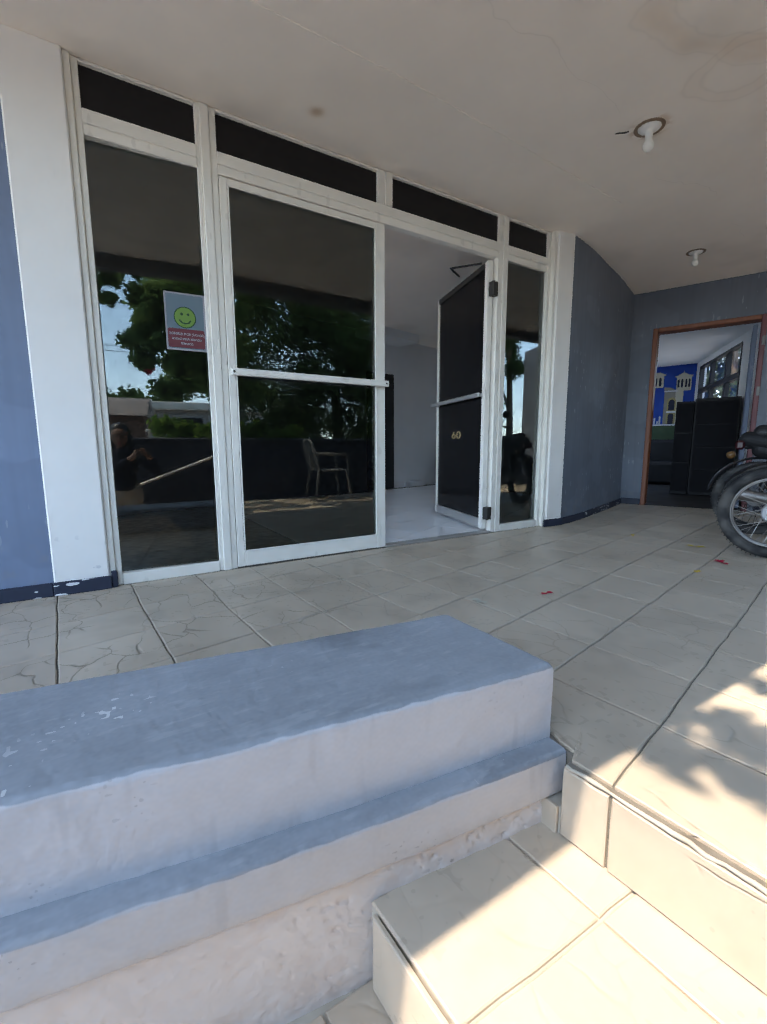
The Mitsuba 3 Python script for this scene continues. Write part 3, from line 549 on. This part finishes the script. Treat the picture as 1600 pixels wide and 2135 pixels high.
# slanting window wall
WA, WB = np.array([0.388, 4.434]), np.array([1.545, 0.19]); WL = np.linalg.norm(WB-WA)
WMt = np.eye(4); e = (WB-WA)/WL; WMt[:2, 0] = e; WMt[:2, 1] = (-e[1], e[0]); WMt[:2, 3] = WA     # local y points outwards?
if WMt[0, 1] < 0: WMt[:2, 1] *= -1
def wplace(m):
    m = rplace(tr(m, WMt)); trimesh.repair.fix_normals(m); return m
ww = thing('room_wall', 'slanting outer wall of the back room with a gridded window', 'wall')
add('panel', wplace(cat(box(0.0, 0.26, 0, 0.1, 0, 2.1995), box(2.45, WL, 0, 0.1, 0, 2.1995), box(0.26, 2.45, 0, 0.1, 0, 0.9), box(0.26, 2.45, 0, 0.1, 2.10, 2.1995))), 'interior_white', ww)
wf = add('window', wplace(cat(box(0.262, 0.30, -0.01, 0.06, 0.901, 2.099), box(2.41, 2.448, -0.01, 0.06, 0.901, 2.099), box(0.3005, 2.4095, -0.01, 0.06, 2.06, 2.098), box(0.3005, 2.4095, -0.01, 0.06, 0.901, 0.94))), 'black_metal', ww, label='window with a dark grid of bars')
for x in (0.98, 1.80): add('muntin', wplace(box(x-.05, x+.05, -0.008, 0.05, 0.9405, 2.0595)), 'black_metal', wf)
add('transom_bar', wplace(box(0.3005, 2.4095, -0.012, 0.055, 1.62, 1.70)), 'black_metal', wf)
pm = pane(0.30, 2.41, 0.94, 2.06, 0.03); add('glass', wplace(pm), 'clear_glass', wf)
cab = thing('filing_cabinet', 'tall black cabinet inside the doorway, the taller of the two', 'cabinet')
add('carcass', rplace(box(0.575, 1.08, 1.6, 2.1, 0.0, 1.325, 0.006)), 'black_plastic', cab)
for z in (0.05, 0.36, 0.67, 0.98): add('drawer', rplace(box(0.60, 1.06, 1.585, 1.5995, z, z + 0.30, 0.004)), 'black_matt', cab)
cab2 = thing('filing_cabinet', 'black cabinet inside the doorway, left of the taller one', 'cabinet')
add('carcass', rplace(box(0.36, 0.572, 1.6, 2.1, 0.0, 1.293, 0.006)), 'black_plastic', cab2)
for z in (0.05, 0.46, 0.87): add('drawer', rplace(box(0.372, 0.56, 1.585, 1.5995, z, z + 0.39, 0.004)), 'black_matt', cab2)
sofa = thing('sofa', 'dark sofa under the church mural in the back room', 'sofa')
add('seat', rplace(box(-0.5, 0.30, 3.3, 4.0, 0.0, 0.40, 0.05)), 'vinyl', sofa, 30); add('backrest', rplace(box(-0.5, 0.30, 4.0, 4.25, 0.0, 0.80, 0.06)), 'vinyl', sofa, 30)

# ---------------------------------------------------------------- ceiling lamps
def lamp(x, y, label):
    L = thing('ceiling_lamp', label, 'lamp', 'porcelain bulb holders on the porch ceiling')
    add('rim', xf(lathe([(0.057, -0.002), (0.060, -0.006), (0.070, -0.007), (0.0745, -0.005), (0.076, 0.0)], 40), (x, y, 2.3895)), 'rust_ring', L, 40)
    add('holder', xf(lathe([(0.0568, -0.003), (0.050, -0.010), (0.036, -0.016), (0.024, -0.021), (0.019, -0.030), (0.018, -0.054), (0.0, -0.054)], 36), (x, y, 2.3895)), 'porcelain', L, 40)
    add('bulb', xf(lathe([(0.0135, -0.052), (0.0145, -0.060), (0.019, -0.068), (0.026, -0.080), (0.0275, -0.092), (0.025, -0.104), (0.016, -0.113), (0.0, -0.116)], 28), (x, y, 2.3895)), 'bulb_white', L, 40)
    return L
l1 = lamp(2.66, -1.076, 'white porcelain bulb holder on the porch ceiling, nearer one with rusty rim')
lamp(4.645, -0.424, 'white porcelain bulb holder on the porch ceiling, farther one near the corner')
add('wire', tube([(2.595, -1.0, 2.389), (2.585, -0.985, 2.3865), (2.565, -0.968, 2.3875), (2.55, -0.95, 2.389)], 0.0035, 6), 'dark_metal', l1)

# ---------------------------------------------------------------- motorcycles
def torus(R, r, n=56, k=14, sy=1.0):
    a = np.arange(n)*2*np.pi/n; b = np.arange(k)*2*np.pi/k
    A, Bq = np.meshgrid(a, b, indexing='ij'); rr = R + r*np.cos(Bq)
    P = np.stack([rr*np.cos(A), r*sy*np.sin(Bq), rr*np.sin(A)], -1); P = np.concatenate([P, P[:1]], 0); P = np.concatenate([P, P[:, :1]], 1); return grid_mesh(P)
def wheel_parts(M, par, metal):
    tyre = torus(0.250, 0.034, 64, 16, 1.05)
    kn = [tr(box(-.006, .006, -.022, .022, -.0035, .001), trimesh.transformations.euler_matrix(0, a, 0) @ trimesh.transformations.translation_matrix((0.2845, 0, 0))) for a in np.arange(0, 2*np.pi, 2*np.pi/70)]
    add('tyre', tr(cat([tyre] + kn), M), 'rubber', par, 40)
    add('rim', tr(cat(torus(0.212, 0.011, 64, 10, 1.9), torus(0.203, 0.006, 64, 8, 3.0)), M), metal, par, True)
    add('hub', tr(cat(lathe([(0, -.05), (0.055, -.05), (0.062, -.042), (0.062, .03), (0.03, .05), (0.0, .055)], 28, 'y')), M), 'grey_cast', par, 30)
    sp = []
    for k in range(36):
        a = k*2*math.pi/36; s = 1 if k % 2 else -1; b = a + (0.55 if (k//2) % 2 else -0.55)
        sp.append(tube([(0.055*math.cos(b), s*0.03, 0.055*math.sin(b)), (0.203*math.cos(a), s*0.004, 0.203*math.sin(a))], 0.0016, 5, False))
    add('spokes', tr(cat(sp), M), metal, par)
def motorcycle(label, loc, heading, steer=0.0, metal='chrome'):
    Mb = frame2(loc, heading); t = thing('motorcycle', label, 'motorcycle', None)
    def g(m): return tr(m, Mb)
    fx, rx = 0.62, -0.62
    Mf = Mb @ trimesh.transformations.translation_matrix((fx, 0, 0.284)) @ trimesh.transformations.euler_matrix(0, 0, steer)
    Mr = Mb @ trimesh.transformations.translation_matrix((rx, 0, 0.284))
    fw_ = thing_part = t + '__front_wheel'; rw_ = t + '__rear_wheel'
    wheel_parts(Mf, fw_, metal); wheel_parts(Mr, rw_, metal)
    for s in (-1, 1):
        add('fork_leg', g(tube([(fx, s*0.075, 0.27), (fx-.03, s*0.075, 0.34), (fx-.10, s*0.072, 0.52), (fx-.235, s*0.07, 0.87)], [0.022, 0.024, 0.022, 0.016], 12)), 'grey_cast', t, 40)
        add('shock', g(cat(tube([(rx+.02, s*0.10, 0.32), (rx+.10, s*0.10, 0.62)], 0.012, 10), tube([(rx+.035, s*0.10, 0.37), (rx+.085, s*0.10, 0.56)], 0.027, 12))), 'black_metal', t, 40)
        add('footpeg', g(tube([(-0.02, s*0.12, 0.30), (-0.02, s*0.25, 0.30)], 0.016, 10)), 'rubber', t)
        for q in ((fx-.12, s*0.20, 0.78), (rx-.18, s*0.14, 0.62)): add('indicator', g(xf(trimesh.creation.icosphere(2, 0.028), q)), 'amber_plastic', t, True)
        add('mirror', g(cat(tube([(fx-.26, s*0.22, 0.96), (fx-.28, s*0.27, 1.10)], 0.005, 6), xf(lathe([(0, -.01), (.05, -.008), (.052, 0), (0, .003)], 20), (fx-.28, s*0.28, 1.13), ry=1.4))), 'black_plastic', t)
    def fender(cx_, cz, R, a, w):
        A, Q = np.meshgrid(a, np.linspace(-w, w, 7), indexing='ij'); q = R + .018*(1 - (Q/w)**2)
        return np.stack([cx_ + q*np.cos(A), Q, cz + q*np.sin(A)], -1)
    add('front_fender', g(grid_mesh(fender(fx, .284, .300, np.linspace(math.radians(35), math.radians(150), 22), .052))), 'black_gloss', t, True)
    add('rear_fender', g(grid_mesh(fender(rx, .284, .305, np.linspace(math.radians(25), math.radians(170), 22), .075))), 'black_gloss', t, True)
    add('tank', g(hulls([(((0.26, 0, .80), .10), ((0.02, 0, .76), .085)), (((0.26, .045, .78), .10), ((0.05, .03, .74), .08)), (((0.26, -.045, .78), .10), ((0.05, -.03, .74), .08))], 0.03)), 'black_gloss', t, True)
    add('seat', g(hulls([(((-0.02, 0, .745), .07), ((-0.35, 0, .755), .075)), (((-0.35, 0, .755), .075), ((-0.62, 0, .79), .06)), (((-0.2, .06, .74), .055), ((-0.55, .04, .77), .05)), (((-0.2, -.06, .74), .055), ((-0.55, -.04, .77), .05))], 0.03)), 'vinyl', t, True)
    add('frame', g(cat(tube([(fx-.24, 0, .86), (fx-.30, 0, .74), (fx-.22, 0, .45), (0.30, 0, .24), (-.15, 0, .22), (-.25, 0, .40), (-.30, 0, .66)], .017, 10), tube([(fx-.28, 0, .80), (-.30, 0, .68), (-.72, 0, .68)], .016, 10), tube([(-.20, .07, .30), (rx, .08, .284)], .018, 8), tube([(-.20, -.07, .30), (rx, -.08, .284)], .018, 8))), 'black_metal', t, 40)
    fins = [box(0.02, 0.19, -.075, .075, z, z+.009, .002) for z in np.arange(0.46, 0.62, 0.019)]
    add('engine', g(cat([box(-.15, .22, -.10, .10, .22, .44, .04), xf(box(0.045, 0.165, -.055, .055, .44, .64, .015))] + fins + [lathe([(0, -.135), (.075, -.13), (.082, -.10), (.082, .10), (.075, .13), (0, .135)], 24, 'y').apply_translation((.02, 0, .31))])), 'grey_cast', t, 30)
    add('exhaust', g(cat(tube([(0.19, -.05, .58), (.27, -.08, .50), (.27, -.11, .32), (.15, -.14, .22), (-.2, -.15, .23)], .018, 10), tube([(-.2, -.15, .23), (-.26, -.155, .24), (-.75, -.16, .33), (-.80, -.16, .34)], [.02, .042, .045, .03], 14))), 'chrome', t, 40)
    add('handlebar', g(tube([(fx-.33, .36, .93), (fx-.29, .20, .97), (fx-.25, .06, .90), (fx-.25, -.06, .90), (fx-.29, -.20, .97), (fx-.33, -.36, .93)], .012, 10)), 'black_metal', t, 40)
    for s in (-1, 1): add('grip', g(tube([(fx-.335, s*.36, .93), (fx-.31, s*.25, .955)], .018, 10)), 'rubber', t)
    hl = add('headlight', g(tr(lathe([(0, -.10), (.05, -.09), (.085, -.03), (.09, .02), (.085, .03)], 28), trimesh.transformations.translation_matrix((fx-.10, 0, .84)) @ trimesh.transformations.euler_matrix(0, math.pi/2, 0))), 'black_gloss', t, 40)
    add('lens', g(tr(lathe([(.084, .026), (.05, .042), (0, .048)], 28), trimesh.transformations.translation_matrix((fx-.10, 0, .84)) @ trimesh.transformations.euler_matrix(0, math.pi/2, 0))), 'chrome', hl, True)
    add('tail_cowl', g(hulls([(((-.40, 0, .68), .10), ((-.70, 0, .74), .06)), (((-.30, 0, .58), .09), ((-.62, 0, .66), .06))], 0.03)), 'black_plastic', t, True)
    add('tail_light', g(box(rx-.16, rx-.10, -.06, .06, .66, .73, .015)), 'red_plastic', t)
    add('side_panel', g(cat(box(-.38, -.12, -.11, -.085, .46, .68, .012), box(-.38, -.12, .085, .11, .46, .68, .012))), 'black_gloss', t)
    add('side_stand', g(tube([(-.05, .12, .24), (-.10, .22, 0.01)], .011, 8)), 'black_metal', t)
    return t
hd = np.array([-0.307, 0.952]); hd /= np.linalg.norm(hd)
A0 = np.array([3.50, -1.545]) - hd*0.62
motorcycle('dusty black motorcycle, front wheel with chrome rim toward the viewer', A0, hd)
hb = np.array([0.335, -0.942]); hb /= np.linalg.norm(hb)
B0 = np.array([4.345, -1.16]) + hb*0.62
motorcycle('black motorcycle parked behind the nearer motorcycle, tail toward the doorway', B0, hb, 0.0, 'black_metal')

# ---------------------------------------------------------------- fallen petals and leaves
def litter(name, label, x, y, size, m, seed, n=3, category='petal'):
    r = np.random.default_rng(seed); V, F = [], []
    for k in range(n):
        a = r.uniform(0, 6.28); L = size*r.uniform(.8, 1.1); w = L*.36; ca, sa = math.cos(a), math.sin(a); o = len(V); h = r.uniform(.006, .014)
        for (s, q, z) in ((0, 0, .003), (.35, -1, h*.8), (.35, 0, h*.4), (.35, 1, h*.7), (.75, -.8, h), (.75, 0, h*.6), (.75, .8, h*.9), (1, 0, h*.5)):
            V.append([x + ca*s*L - sa*q*w, y + sa*s*L + ca*q*w, z + 0.001])
        F += [[o, o+1, o+2], [o, o+2, o+3], [o+1, o+4, o+5], [o+1, o+5, o+2], [o+2, o+5, o+6], [o+2, o+6, o+3], [o+4, o+7, o+5], [o+5, o+7, o+6]]
    add(name, trimesh.Trimesh(np.array(V), F, process=False), m, None, True, label=label, category=category)
litter('flower_petal', 'dark red petals on the porch tiles in the middle of the floor', 1.762, -1.262, 0.034, 'petal_red', 1)
litter('flower_petal', 'red petals on the tiles in front of the motorcycle wheel', 3.11, -1.447, 0.05, 'petal_red', 2, 4)
litter('fallen_leaf', 'small yellow leaf near the curved blue wall', 3.468, -0.708, 0.045, 'leaf_yellow', 3, 2, 'leaf')
litter('fallen_leaf', 'small yellowish leaf on the grout line before the red petals', 2.746, -1.471, 0.035, 'leaf_yellow', 4, 2, 'leaf')
litter('fallen_leaf', 'dull yellow leaf beside the motorcycle wheel', 3.45, -1.15, 0.06, 'leaf_yellow', 5, 2, 'leaf')
litter('flower_petal', 'pale papery petals on the tiles behind the ledge corner', 1.424, -1.181, 0.045, 'petal_white', 6, 3)

# ---------------------------------------------------------------- outside: parapet, handrail, chair (seen reflected in the glass)
pw = thing('parapet_wall', 'dark painted parapet along the outer edge of the porch, seen reflected', 'wall')
add('panel', box(-4.5, 6.9, -3.45, -3.30, -0.74, 0.76), 'parapet_paint', pw)
add('coping', box(-4.5, 6.9, -3.48, -3.28, 0.7605, 0.80, 0.01), 'parapet_paint', pw)
hr = thing('handrail', 'white metal handrail beside the steps, seen reflected in the left pane', 'handrail')
add('rail', tube([(-1.2, -3.17, -0.14), (-0.5, -3.17, 0.10), (0.55, -3.17, 0.50), (0.85, -3.17, 0.62)], 0.016, 12), 'white_metal', hr)
for x, zr, zf in ((-0.9, -0.04, -0.73), (0.85, 0.62, -0.18)): add('post', tube([(x, -3.17, zf), (x, -3.17, zr)], 0.014, 10), 'dark_metal', hr)
def plastic_chair(x, y, rz):
    c = thing('plastic_chair', 'white moulded plastic armchair against the parapet, tree shade put into its grey colour, seen reflected', 'chair'); M = trimesh.transformations.euler_matrix(0, 0, rz); M[:3, 3] = (x, y, 0); M[:3, :3] *= 0.93
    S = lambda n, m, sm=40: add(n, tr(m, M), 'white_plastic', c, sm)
    S('seat', box(-.23, .23, -.22, .22, .405, .425, .008))
    xs = np.linspace(-.24, .24, 9)
    for k in range(5): S('back_slat', tube([(-.16 + .08*k, .20, .43), (-.165 + .0825*k, .25, .62), (-.17 + .085*k, .29, .80)], .014, 6))
    S('back_rim', tube([(-.245, .20, .42), (-.25, .25, .62), (-.21, .295, .79), (-.10, .305, .835), (.10, .305, .835), (.21, .295, .79), (.25, .25, .62), (.245, .20, .42)], .021, 8))
    for s in (-1, 1):
        S('arm', tube([(s*.25, .25, .64), (s*.285, .10, .64), (s*.285, -.15, .635), (s*.27, -.20, .60), (s*.25, -.22, .42)], .02, 8))
        S('leg', tube([(s*.24, -.20, .42), (s*.27, -.25, 0)], [.026, .018], 8)); S('leg', tube([(s*.22, .20, .42), (s*.25, .27, 0)], [.026, .018], 8))
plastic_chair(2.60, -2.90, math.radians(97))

# ---------------------------------------------------------------- the photographer, seen reflected
def person():
    o = np.array([-0.20, -2.98, -0.54]); t = 'person'
    labels[t] = {'label': 'woman with long dark hair holding up a phone on the steps, seen reflected', 'category': 'person'}; _count['person'] = 1
    J = lambda *p: np.array(p, float) + o
    def bones(L): return [((J(*a), ra), (J(*b), rb)) for a, ra, b, rb in L]
    ws = {1: (.275, .265, 1.145), -1: (.125, .265, 1.130)}; el = {1: (.33, .04, .97), -1: (-.10, .16, .98)}; sh = {1: (.165, 0, 1.17), -1: (-.165, 0, 1.17)}
    L = [((0, .01, 1.32), .082, (0, .025, 1.37), .088), ((0, .03, 1.30), .062, (0, .045, 1.26), .040), ((0, .0, 1.20), .05, (0, .015, 1.29), .05), ((0, .105, 1.315), .012, (0, .09, 1.345), .010),
         ((.085, .01, 1.325), .014, (.085, .0, 1.35), .016), ((-.085, .01, 1.325), .014, (-.085, .0, 1.35), .016),
         ((0, 0, .80), .12, (0, 0, 1.0), .115), ((0, 0, 1.0), .115, (0, .0, 1.16), .10), ((-.10, 0, 1.14), .07, (.10, 0, 1.14), .07)]
    for s in (1, -1):
        L += [(sh[s], .052, el[s], .038), (el[s], .037, ws[s], .025), ((s*.085, 0, .76), .085, (s*.09, .04, .42), .055), ((s*.09, .04, .42), .053, (s*.09, .0, .08), .034), ((s*.09, -.02, .05), .035, (s*.10, .14, .035), .028)]
        pal = (.238, .318, 1.185) if s > 0 else (.162, .318, 1.170)
        L += [(ws[s], .024, pal, .026)]
        for k in range(4):   # fingers wrap round the phone's edge on its far side
            z = pal[2] - .028 + .018*k; ln = (.034, .042, .044, .036)[k]; x0 = pal[0] + s*.008
            L += [((x0, pal[1] + .012, z), .0085, (x0 - s*.010, .343, z + .004), .0075), ((x0 - s*.010, .343, z + .004), .0075, (x0 - s*(.010 + ln*.7), .3455, z + .006), .0062)]
        L += [((pal[0] + s*.004, pal[1] - .008, pal[2] + .012), .011, (pal[0] - s*.014, .322, pal[2] + .035), .009), ((pal[0] - s*.014, .322, pal[2] + .035), .009, (pal[0] - s*.022, .326, pal[2] + .06), .0075)]
    add('body', hulls(bones(L), 0.012, 4), 'skin', t, True)
    add('hair', hulls(bones([((0, -.010, 1.375), .104, (0, .0, 1.40), .096), ((0, -.045, 1.34), .085, (0, -.075, 1.02), .07), ((-.075, -.0, 1.33), .045, (-.095, .02, 1.0), .06), ((.075, .0, 1.33), .045, (.095, .02, 1.0), .06)]), 0.03), 'hair', t, True)
    add('shirt', hulls(bones([((0, 0, .80), .132, (0, 0, 1.0), .128), ((0, 0, 1.0), .128, (0, 0, 1.15), .108), ((-.12, 0, 1.15), .072, (.12, 0, 1.15), .072)] + [q for s in (1, -1) for q in ((sh[s], .066, el[s], .050), (el[s], .050, tuple(.25*np.array(el[s]) + .75*np.array(ws[s])), .038))]), 0.03), 'navy_cloth', t, True)
    add('trousers', hulls(bones([((0, 0, .80), .125, (0, 0, .74), .13)] + [x for s in (1, -1) for x in (((s*.085, 0, .76), .097, (s*.09, .04, .42), .070), ((s*.09, .04, .42), .070, (s*.09, .0, .09), .055))]), 0.03), 'beige_cloth', t, True)
    for s in (1, -1):
        add('shoe', hulls(bones([((s*.09, -.03, .045), .045, (s*.10, .15, .035), .035)]), 0.02), 'white_shoe', t, True)
        add('eye', xf(trimesh.creation.icosphere(2, .012), tuple(J(s*.033, .088, 1.345))), 'print_dark', t, True)
    add('mouth', hulls(bones([((-.018, .092, 1.275), .006, (.018, .092, 1.275), .006)]), 0.01), 'petal_red', t, True)
person()
ph = thing('phone', 'black phone held up in both hands, seen reflected', 'phone')
add('case', box(-.038, .038, -2.650, -2.641, .555, .715, .003), 'black_gloss', ph)
add('lens', xf(lathe([(0, .001), (.006, .001), (.007, 0), (.007, -.002)], 16), (0.0, -2.6405, .700), rx=math.pi/2), 'chrome', ph)

# ---------------------------------------------------------------- trees, bushes and houses beyond the parapet (all reflected, or casting the dappled shade)
def leaves(centres, radii, n, size, cols, seed, squash=1.0, shell=0.55, droop=0.0):
    r = np.random.default_rng(seed); C = np.asarray(centres, float); R = np.asarray(radii, float); w = R**2/np.sum(R**2); idx = r.choice(len(C), n, p=w)
    d = r.normal(size=(n, 3)); d /= np.linalg.norm(d, axis=1, keepdims=True); rad = R[idx]*(shell + (1-shell)*r.random(n))**1.0*r.random(n)**.25
    P = C[idx] + d*rad[:, None]*np.array([1, 1, squash])
    u = r.normal(size=(n, 3)); u[:, 2] -= droop; u /= np.linalg.norm(u, axis=1, keepdims=True)
    v = np.cross(u, r.normal(size=(n, 3))); v /= np.linalg.norm(v, axis=1, keepdims=True); nn = np.cross(u, v)
    s = size*r.uniform(.6, 1.25, n)[:, None]
    V = np.stack([P - u*s*.5, P + v*s*.30 + nn*s*.08 - u*s*.05, P + u*s*.55, P - v*s*.30 + nn*s*.08 - u*s*.05], 1).reshape(-1, 3)
    q = np.arange(n)[:, None]*4; F = np.concatenate([q + [0, 1, 2], q + [0, 2, 3]], 0)
    cols = np.asarray(cols, float); t = r.random(n)[:, None]; lum = (0.75 + 0.5*meshkit.noise(P*1.7))[:, None]
    col = (cols[0]*(1-t) + cols[1]*t)*lum
    return trimesh.Trimesh(V, F, process=False), np.repeat(col, 4, 0)
G1, G2 = (0.035, 0.065, 0.018), (0.085, 0.13, 0.035)
def tree(label, base, trunk, limbs, centres, radii, n, size, seed, cols=(G1, G2), trunk_r=0.12, droop=.3):
    t = thing('tree', label, 'tree'); tk = [tube(trunk, np.linspace(trunk_r, trunk_r*.55, len(trunk)), 10)]
    for L in limbs: tk.append(tube(L, np.linspace(trunk_r*.4, .012, len(L)), 7))
    add('trunk', cat(tk), 'bark', t, 40)
    m, c = leaves(centres, radii, n, size, cols, seed, .8, .3, droop)
    add('crown', m, 'foliage_thin', t, False, color=c)
    return t
r2 = np.random.default_rng(21)
def blob(x0, x1, y0, y1, z0, z1, n, ra, rb, keep=lambda c: True):
    C, R = [], []
    while len(C) < n:
        c = np.array([r2.uniform(x0, x1), r2.uniform(y0, y1), r2.uniform(z0, z1)])
        if keep(c): C.append(c); R.append(r2.uniform(ra, rb))
    return C, R
C, R = blob(1.25, 6.8, -6.3, -3.95, 0.78, 4.1, 320, .38, .6)
tree('dense dark leafy tree behind the parapet, seen reflected in the closed door', (4, -5.5), [(4.0, -5.6, -.73), (4.1, -5.6, .6), (4.0, -5.5, 1.8), (4.2, -5.4, 2.8)],
     [[(4.0, -5.5, 1.6), (3.2, -5.1, 2.4), (2.2, -4.7, 3.0)], [(4.1, -5.4, 2.2), (5.2, -5.0, 3.0), (6.2, -4.8, 3.4)], [(4.0, -5.5, 2.5), (4.0, -6.0, 3.6)]], C, R, 112000, .072, 11, ((.06, .10, .03), (.16, .23, .07)))
C2, R2 = [], []
Ca, Ra = blob(0.6, 2.6, -4.4, -2.7, 3.3, 4.6, 26, .18, .36); C2 += Ca; R2 += Ra
Ca, Ra = blob(-.75, .9, -4.9, -4.2, 2.55, 3.05, 30, .10, .20, lambda c: c[2] > 2.72 - .3*abs(c[0])); C2 += Ca; R2 += Ra
Ca, Ra = blob(-.2, .95, -5.2, -4.3, 1.5, 2.9, 50, .12, .24, lambda c: c[0] > .05 + .25*math.sin(c[2]*5) - .12*(c[2] < 1.9)); C2 += Ca; R2 += Ra
ot = tree('tree whose branches overhang the porch roof and dapple the floor, seen reflected', (2.2, -4.4), [(1.5, -4.9, -.73), (1.45, -4.85, 1.0), (1.3, -4.6, 2.4), (1.2, -4.1, 3.4)],
     [[(1.3, -4.6, 2.4), (.6, -3.8, 3.5), (-.1, -3.2, 3.9)], [(1.2, -4.1, 3.2), (1.0, -3.2, 3.9)], [(1.3, -4.6, 2.6), (.3, -4.7, 3.1)]], C2, R2, 30000, .085, 12, ((.09, .15, .045), (.21, .30, .09)), trunk_r=.09)
Cb, Rb = blob(-1.2, 1.3, -3.5, -2.60, 3.3, 4.1, 90, .07, .15, lambda c: c[0] > -.86 + 1.0*(c[1] + 2.7) - 0.5*(c[2] - 3.8))
bm, bc = leaves(Cb, Rb, 4200, .09, ((.09, .15, .045), (.21, .30, .09)), 31, .8, .2, .3)
add('overhanging_twigs', bm, 'foliage_thin', ot, False, color=bc)
C3, R3 = blob(-.15, 3.0, -9.0, -6.3, 1.7, 4.2, 46, .35, .6, lambda c: c[0] > .1 or c[2] < 2.5)
tree('leafy tree over the grey wall, seen reflected behind the sticker', (3, -9), [(1.4, -7.8, -.73), (1.4, -7.8, 1.5), (1.5, -7.8, 3)], [[(1.4, -7.8, 2), (.6, -7.6, 3.0)], [(1.4, -7.8, 2), (2.4, -7.6, 3.2)]], C3, R3, 30000, .12, 13, ((.09, .15, .045), (.21, .30, .09)))
C4, R4 = blob(-3.6, 0.4, -24, -19, 1.0, 3.3, 34, .6, 1.0)
tree('distant bushy tree left of the grey wall, seen reflected', (0, -20), [(-1.3, -21, -.73), (-1.3, -21, 2)], [[(-1.3, -21, 1.5), (-.5, -21, 2.6)]], C4, R4, 9000, .26, 14)
C5, R5 = blob(6.7, 7.7, -5.0, -3.8, 2.15, 3.6, 16, .22, .4)
tree('slender tree at the far end of the parapet, seen reflected in the narrow pane', (8.3, -4.6), [(7.28, -4.1, -.73), (7.26, -4.05, 1.0), (7.27, -4.1, 1.9), (7.3, -4.2, 3.0)], [[(7.27, -4.1, 1.4), (7.0, -4.3, 2.4)], [(7.27, -4.1, 1.8), (7.6, -4.4, 2.8)]], C5, R5, 7000, .09, 15, trunk_r=.08)
C6, R6 = blob(11.8, 15.5, 0.8, 6.0, 0.3, 5.4, 80, .5, .9)
tree('green tree outside the back room window', (11, 0), [(13.4, 2.6, -.73), (13.4, 2.6, 1.8), (13.6, 2.7, 3)], [[(13.4, 2.6, 1.5), (14, 3.0, 2.8)]], C6, R6, 36000, .13, 16, ((.04, .065, .04), (.09, .12, .075)))
def shrub(label, C, R, n, size, seed, cols):
    t = thing('shrub', label, 'shrub'); m, c = leaves(C, R, n, size, cols, seed, .8, .3, -.3); add('foliage', m, 'foliage_thin', t, False, color=c)
    base = np.mean(C, 0); st = [tube([(base[0] + q*.12, base[1], -.73), (base[0] + q*.2, base[1], .4), tuple(np.asarray(C[k % len(C)]))], [.02, .015, .006], 6) for k, q in enumerate((-2, -1, 0, 1, 2))]
    add('stem', cat(st), 'bark', t)
C7, R7 = blob(0.12, 2.6, -4.25, -3.72, .70, 1.0, 34, .13, .22)
shrub('bright green sunlit shrub just over the parapet, seen reflected under the sticker', C7, R7, 13000, .065, 17, ((.10, .19, .03), (.20, .30, .06)))
h1 = thing('house', 'low grey house with a pale flat eave, seen reflected in the left pane', 'house')
add('wall', box(-.30, 8.0, -19, -15.2, -.73, 1.95), 'grey_block', h1); add('roof', box(-.66, 8.3, -19.2, -14.9, 1.9505, 2.22, .03), 'street_plaster', h1)
add('window', box(.4, 1.2, -15.2, -15.17, 1.0, 1.7), 'black_film', h1); add('door', box(4.1, 4.9, -15.2, -15.17, -.7, 1.3), 'brown_wall', h1)
h2 = thing('house', 'brown brick house with a dull sheet roof, seen reflected at the left', 'house')
add('wall', box(-5.5, -.32, -13.5, -9.2, -.73, 1.38), 'brown_wall', h2); add('roof', prism([(-13.9, 0), (-8.9, 0), (-11.4, .6)], -5.8, -.25).apply_transform(np.array([[0, 0, 1, 0], [1, 0, 0, 0], [0, 1, 0, 1.381], [0, 0, 0, 1.0]])), 'roof_sheet', h2)
add('window', box(-2.0, -1.1, -9.2, -9.17, .2, 1.1), 'black_film', h2)
gw = thing('garden_wall', 'pale plastered garden wall behind the parapet, seen reflected', 'wall'); add('panel', box(-.1, 1.6, -6.2, -6.05, -.73, .93), 'street_plaster', gw); add('coping', box(-.12, 1.65, -6.25, -6.0, .9305, .985, .01), 'street_plaster', gw)
for k, z in enumerate((3.72, 3.95)):
    add('power_line', tube([(-30, -16 - k*.3, z + 1.4), (-8, -16 - k*.3, z + .35), (4, -16 - k*.3, z + .15), (30, -16 - k*.3, z + 1.5)], .012, 6), 'black_metal', None, label=('lower' if k == 0 else 'upper') + ' black power line crossing the sky, seen reflected', category='cable')
for q, (x, z) in enumerate(((-.07, 1.98), (-.02, 1.95), (.03, 2.0))):
    litter_m, _ = leaves([(x, -6.2, z)], [.05], 60, .06, ((.5, .02, .08), (.6, .05, .12)), 40+q)
    add('flower_cluster', litter_m, 'foliage_thin', None, False, color=_, label='red blossom cluster in the leafy tree, seen reflected (%s one)' % ('left', 'middle', 'right')[q], category='flower')
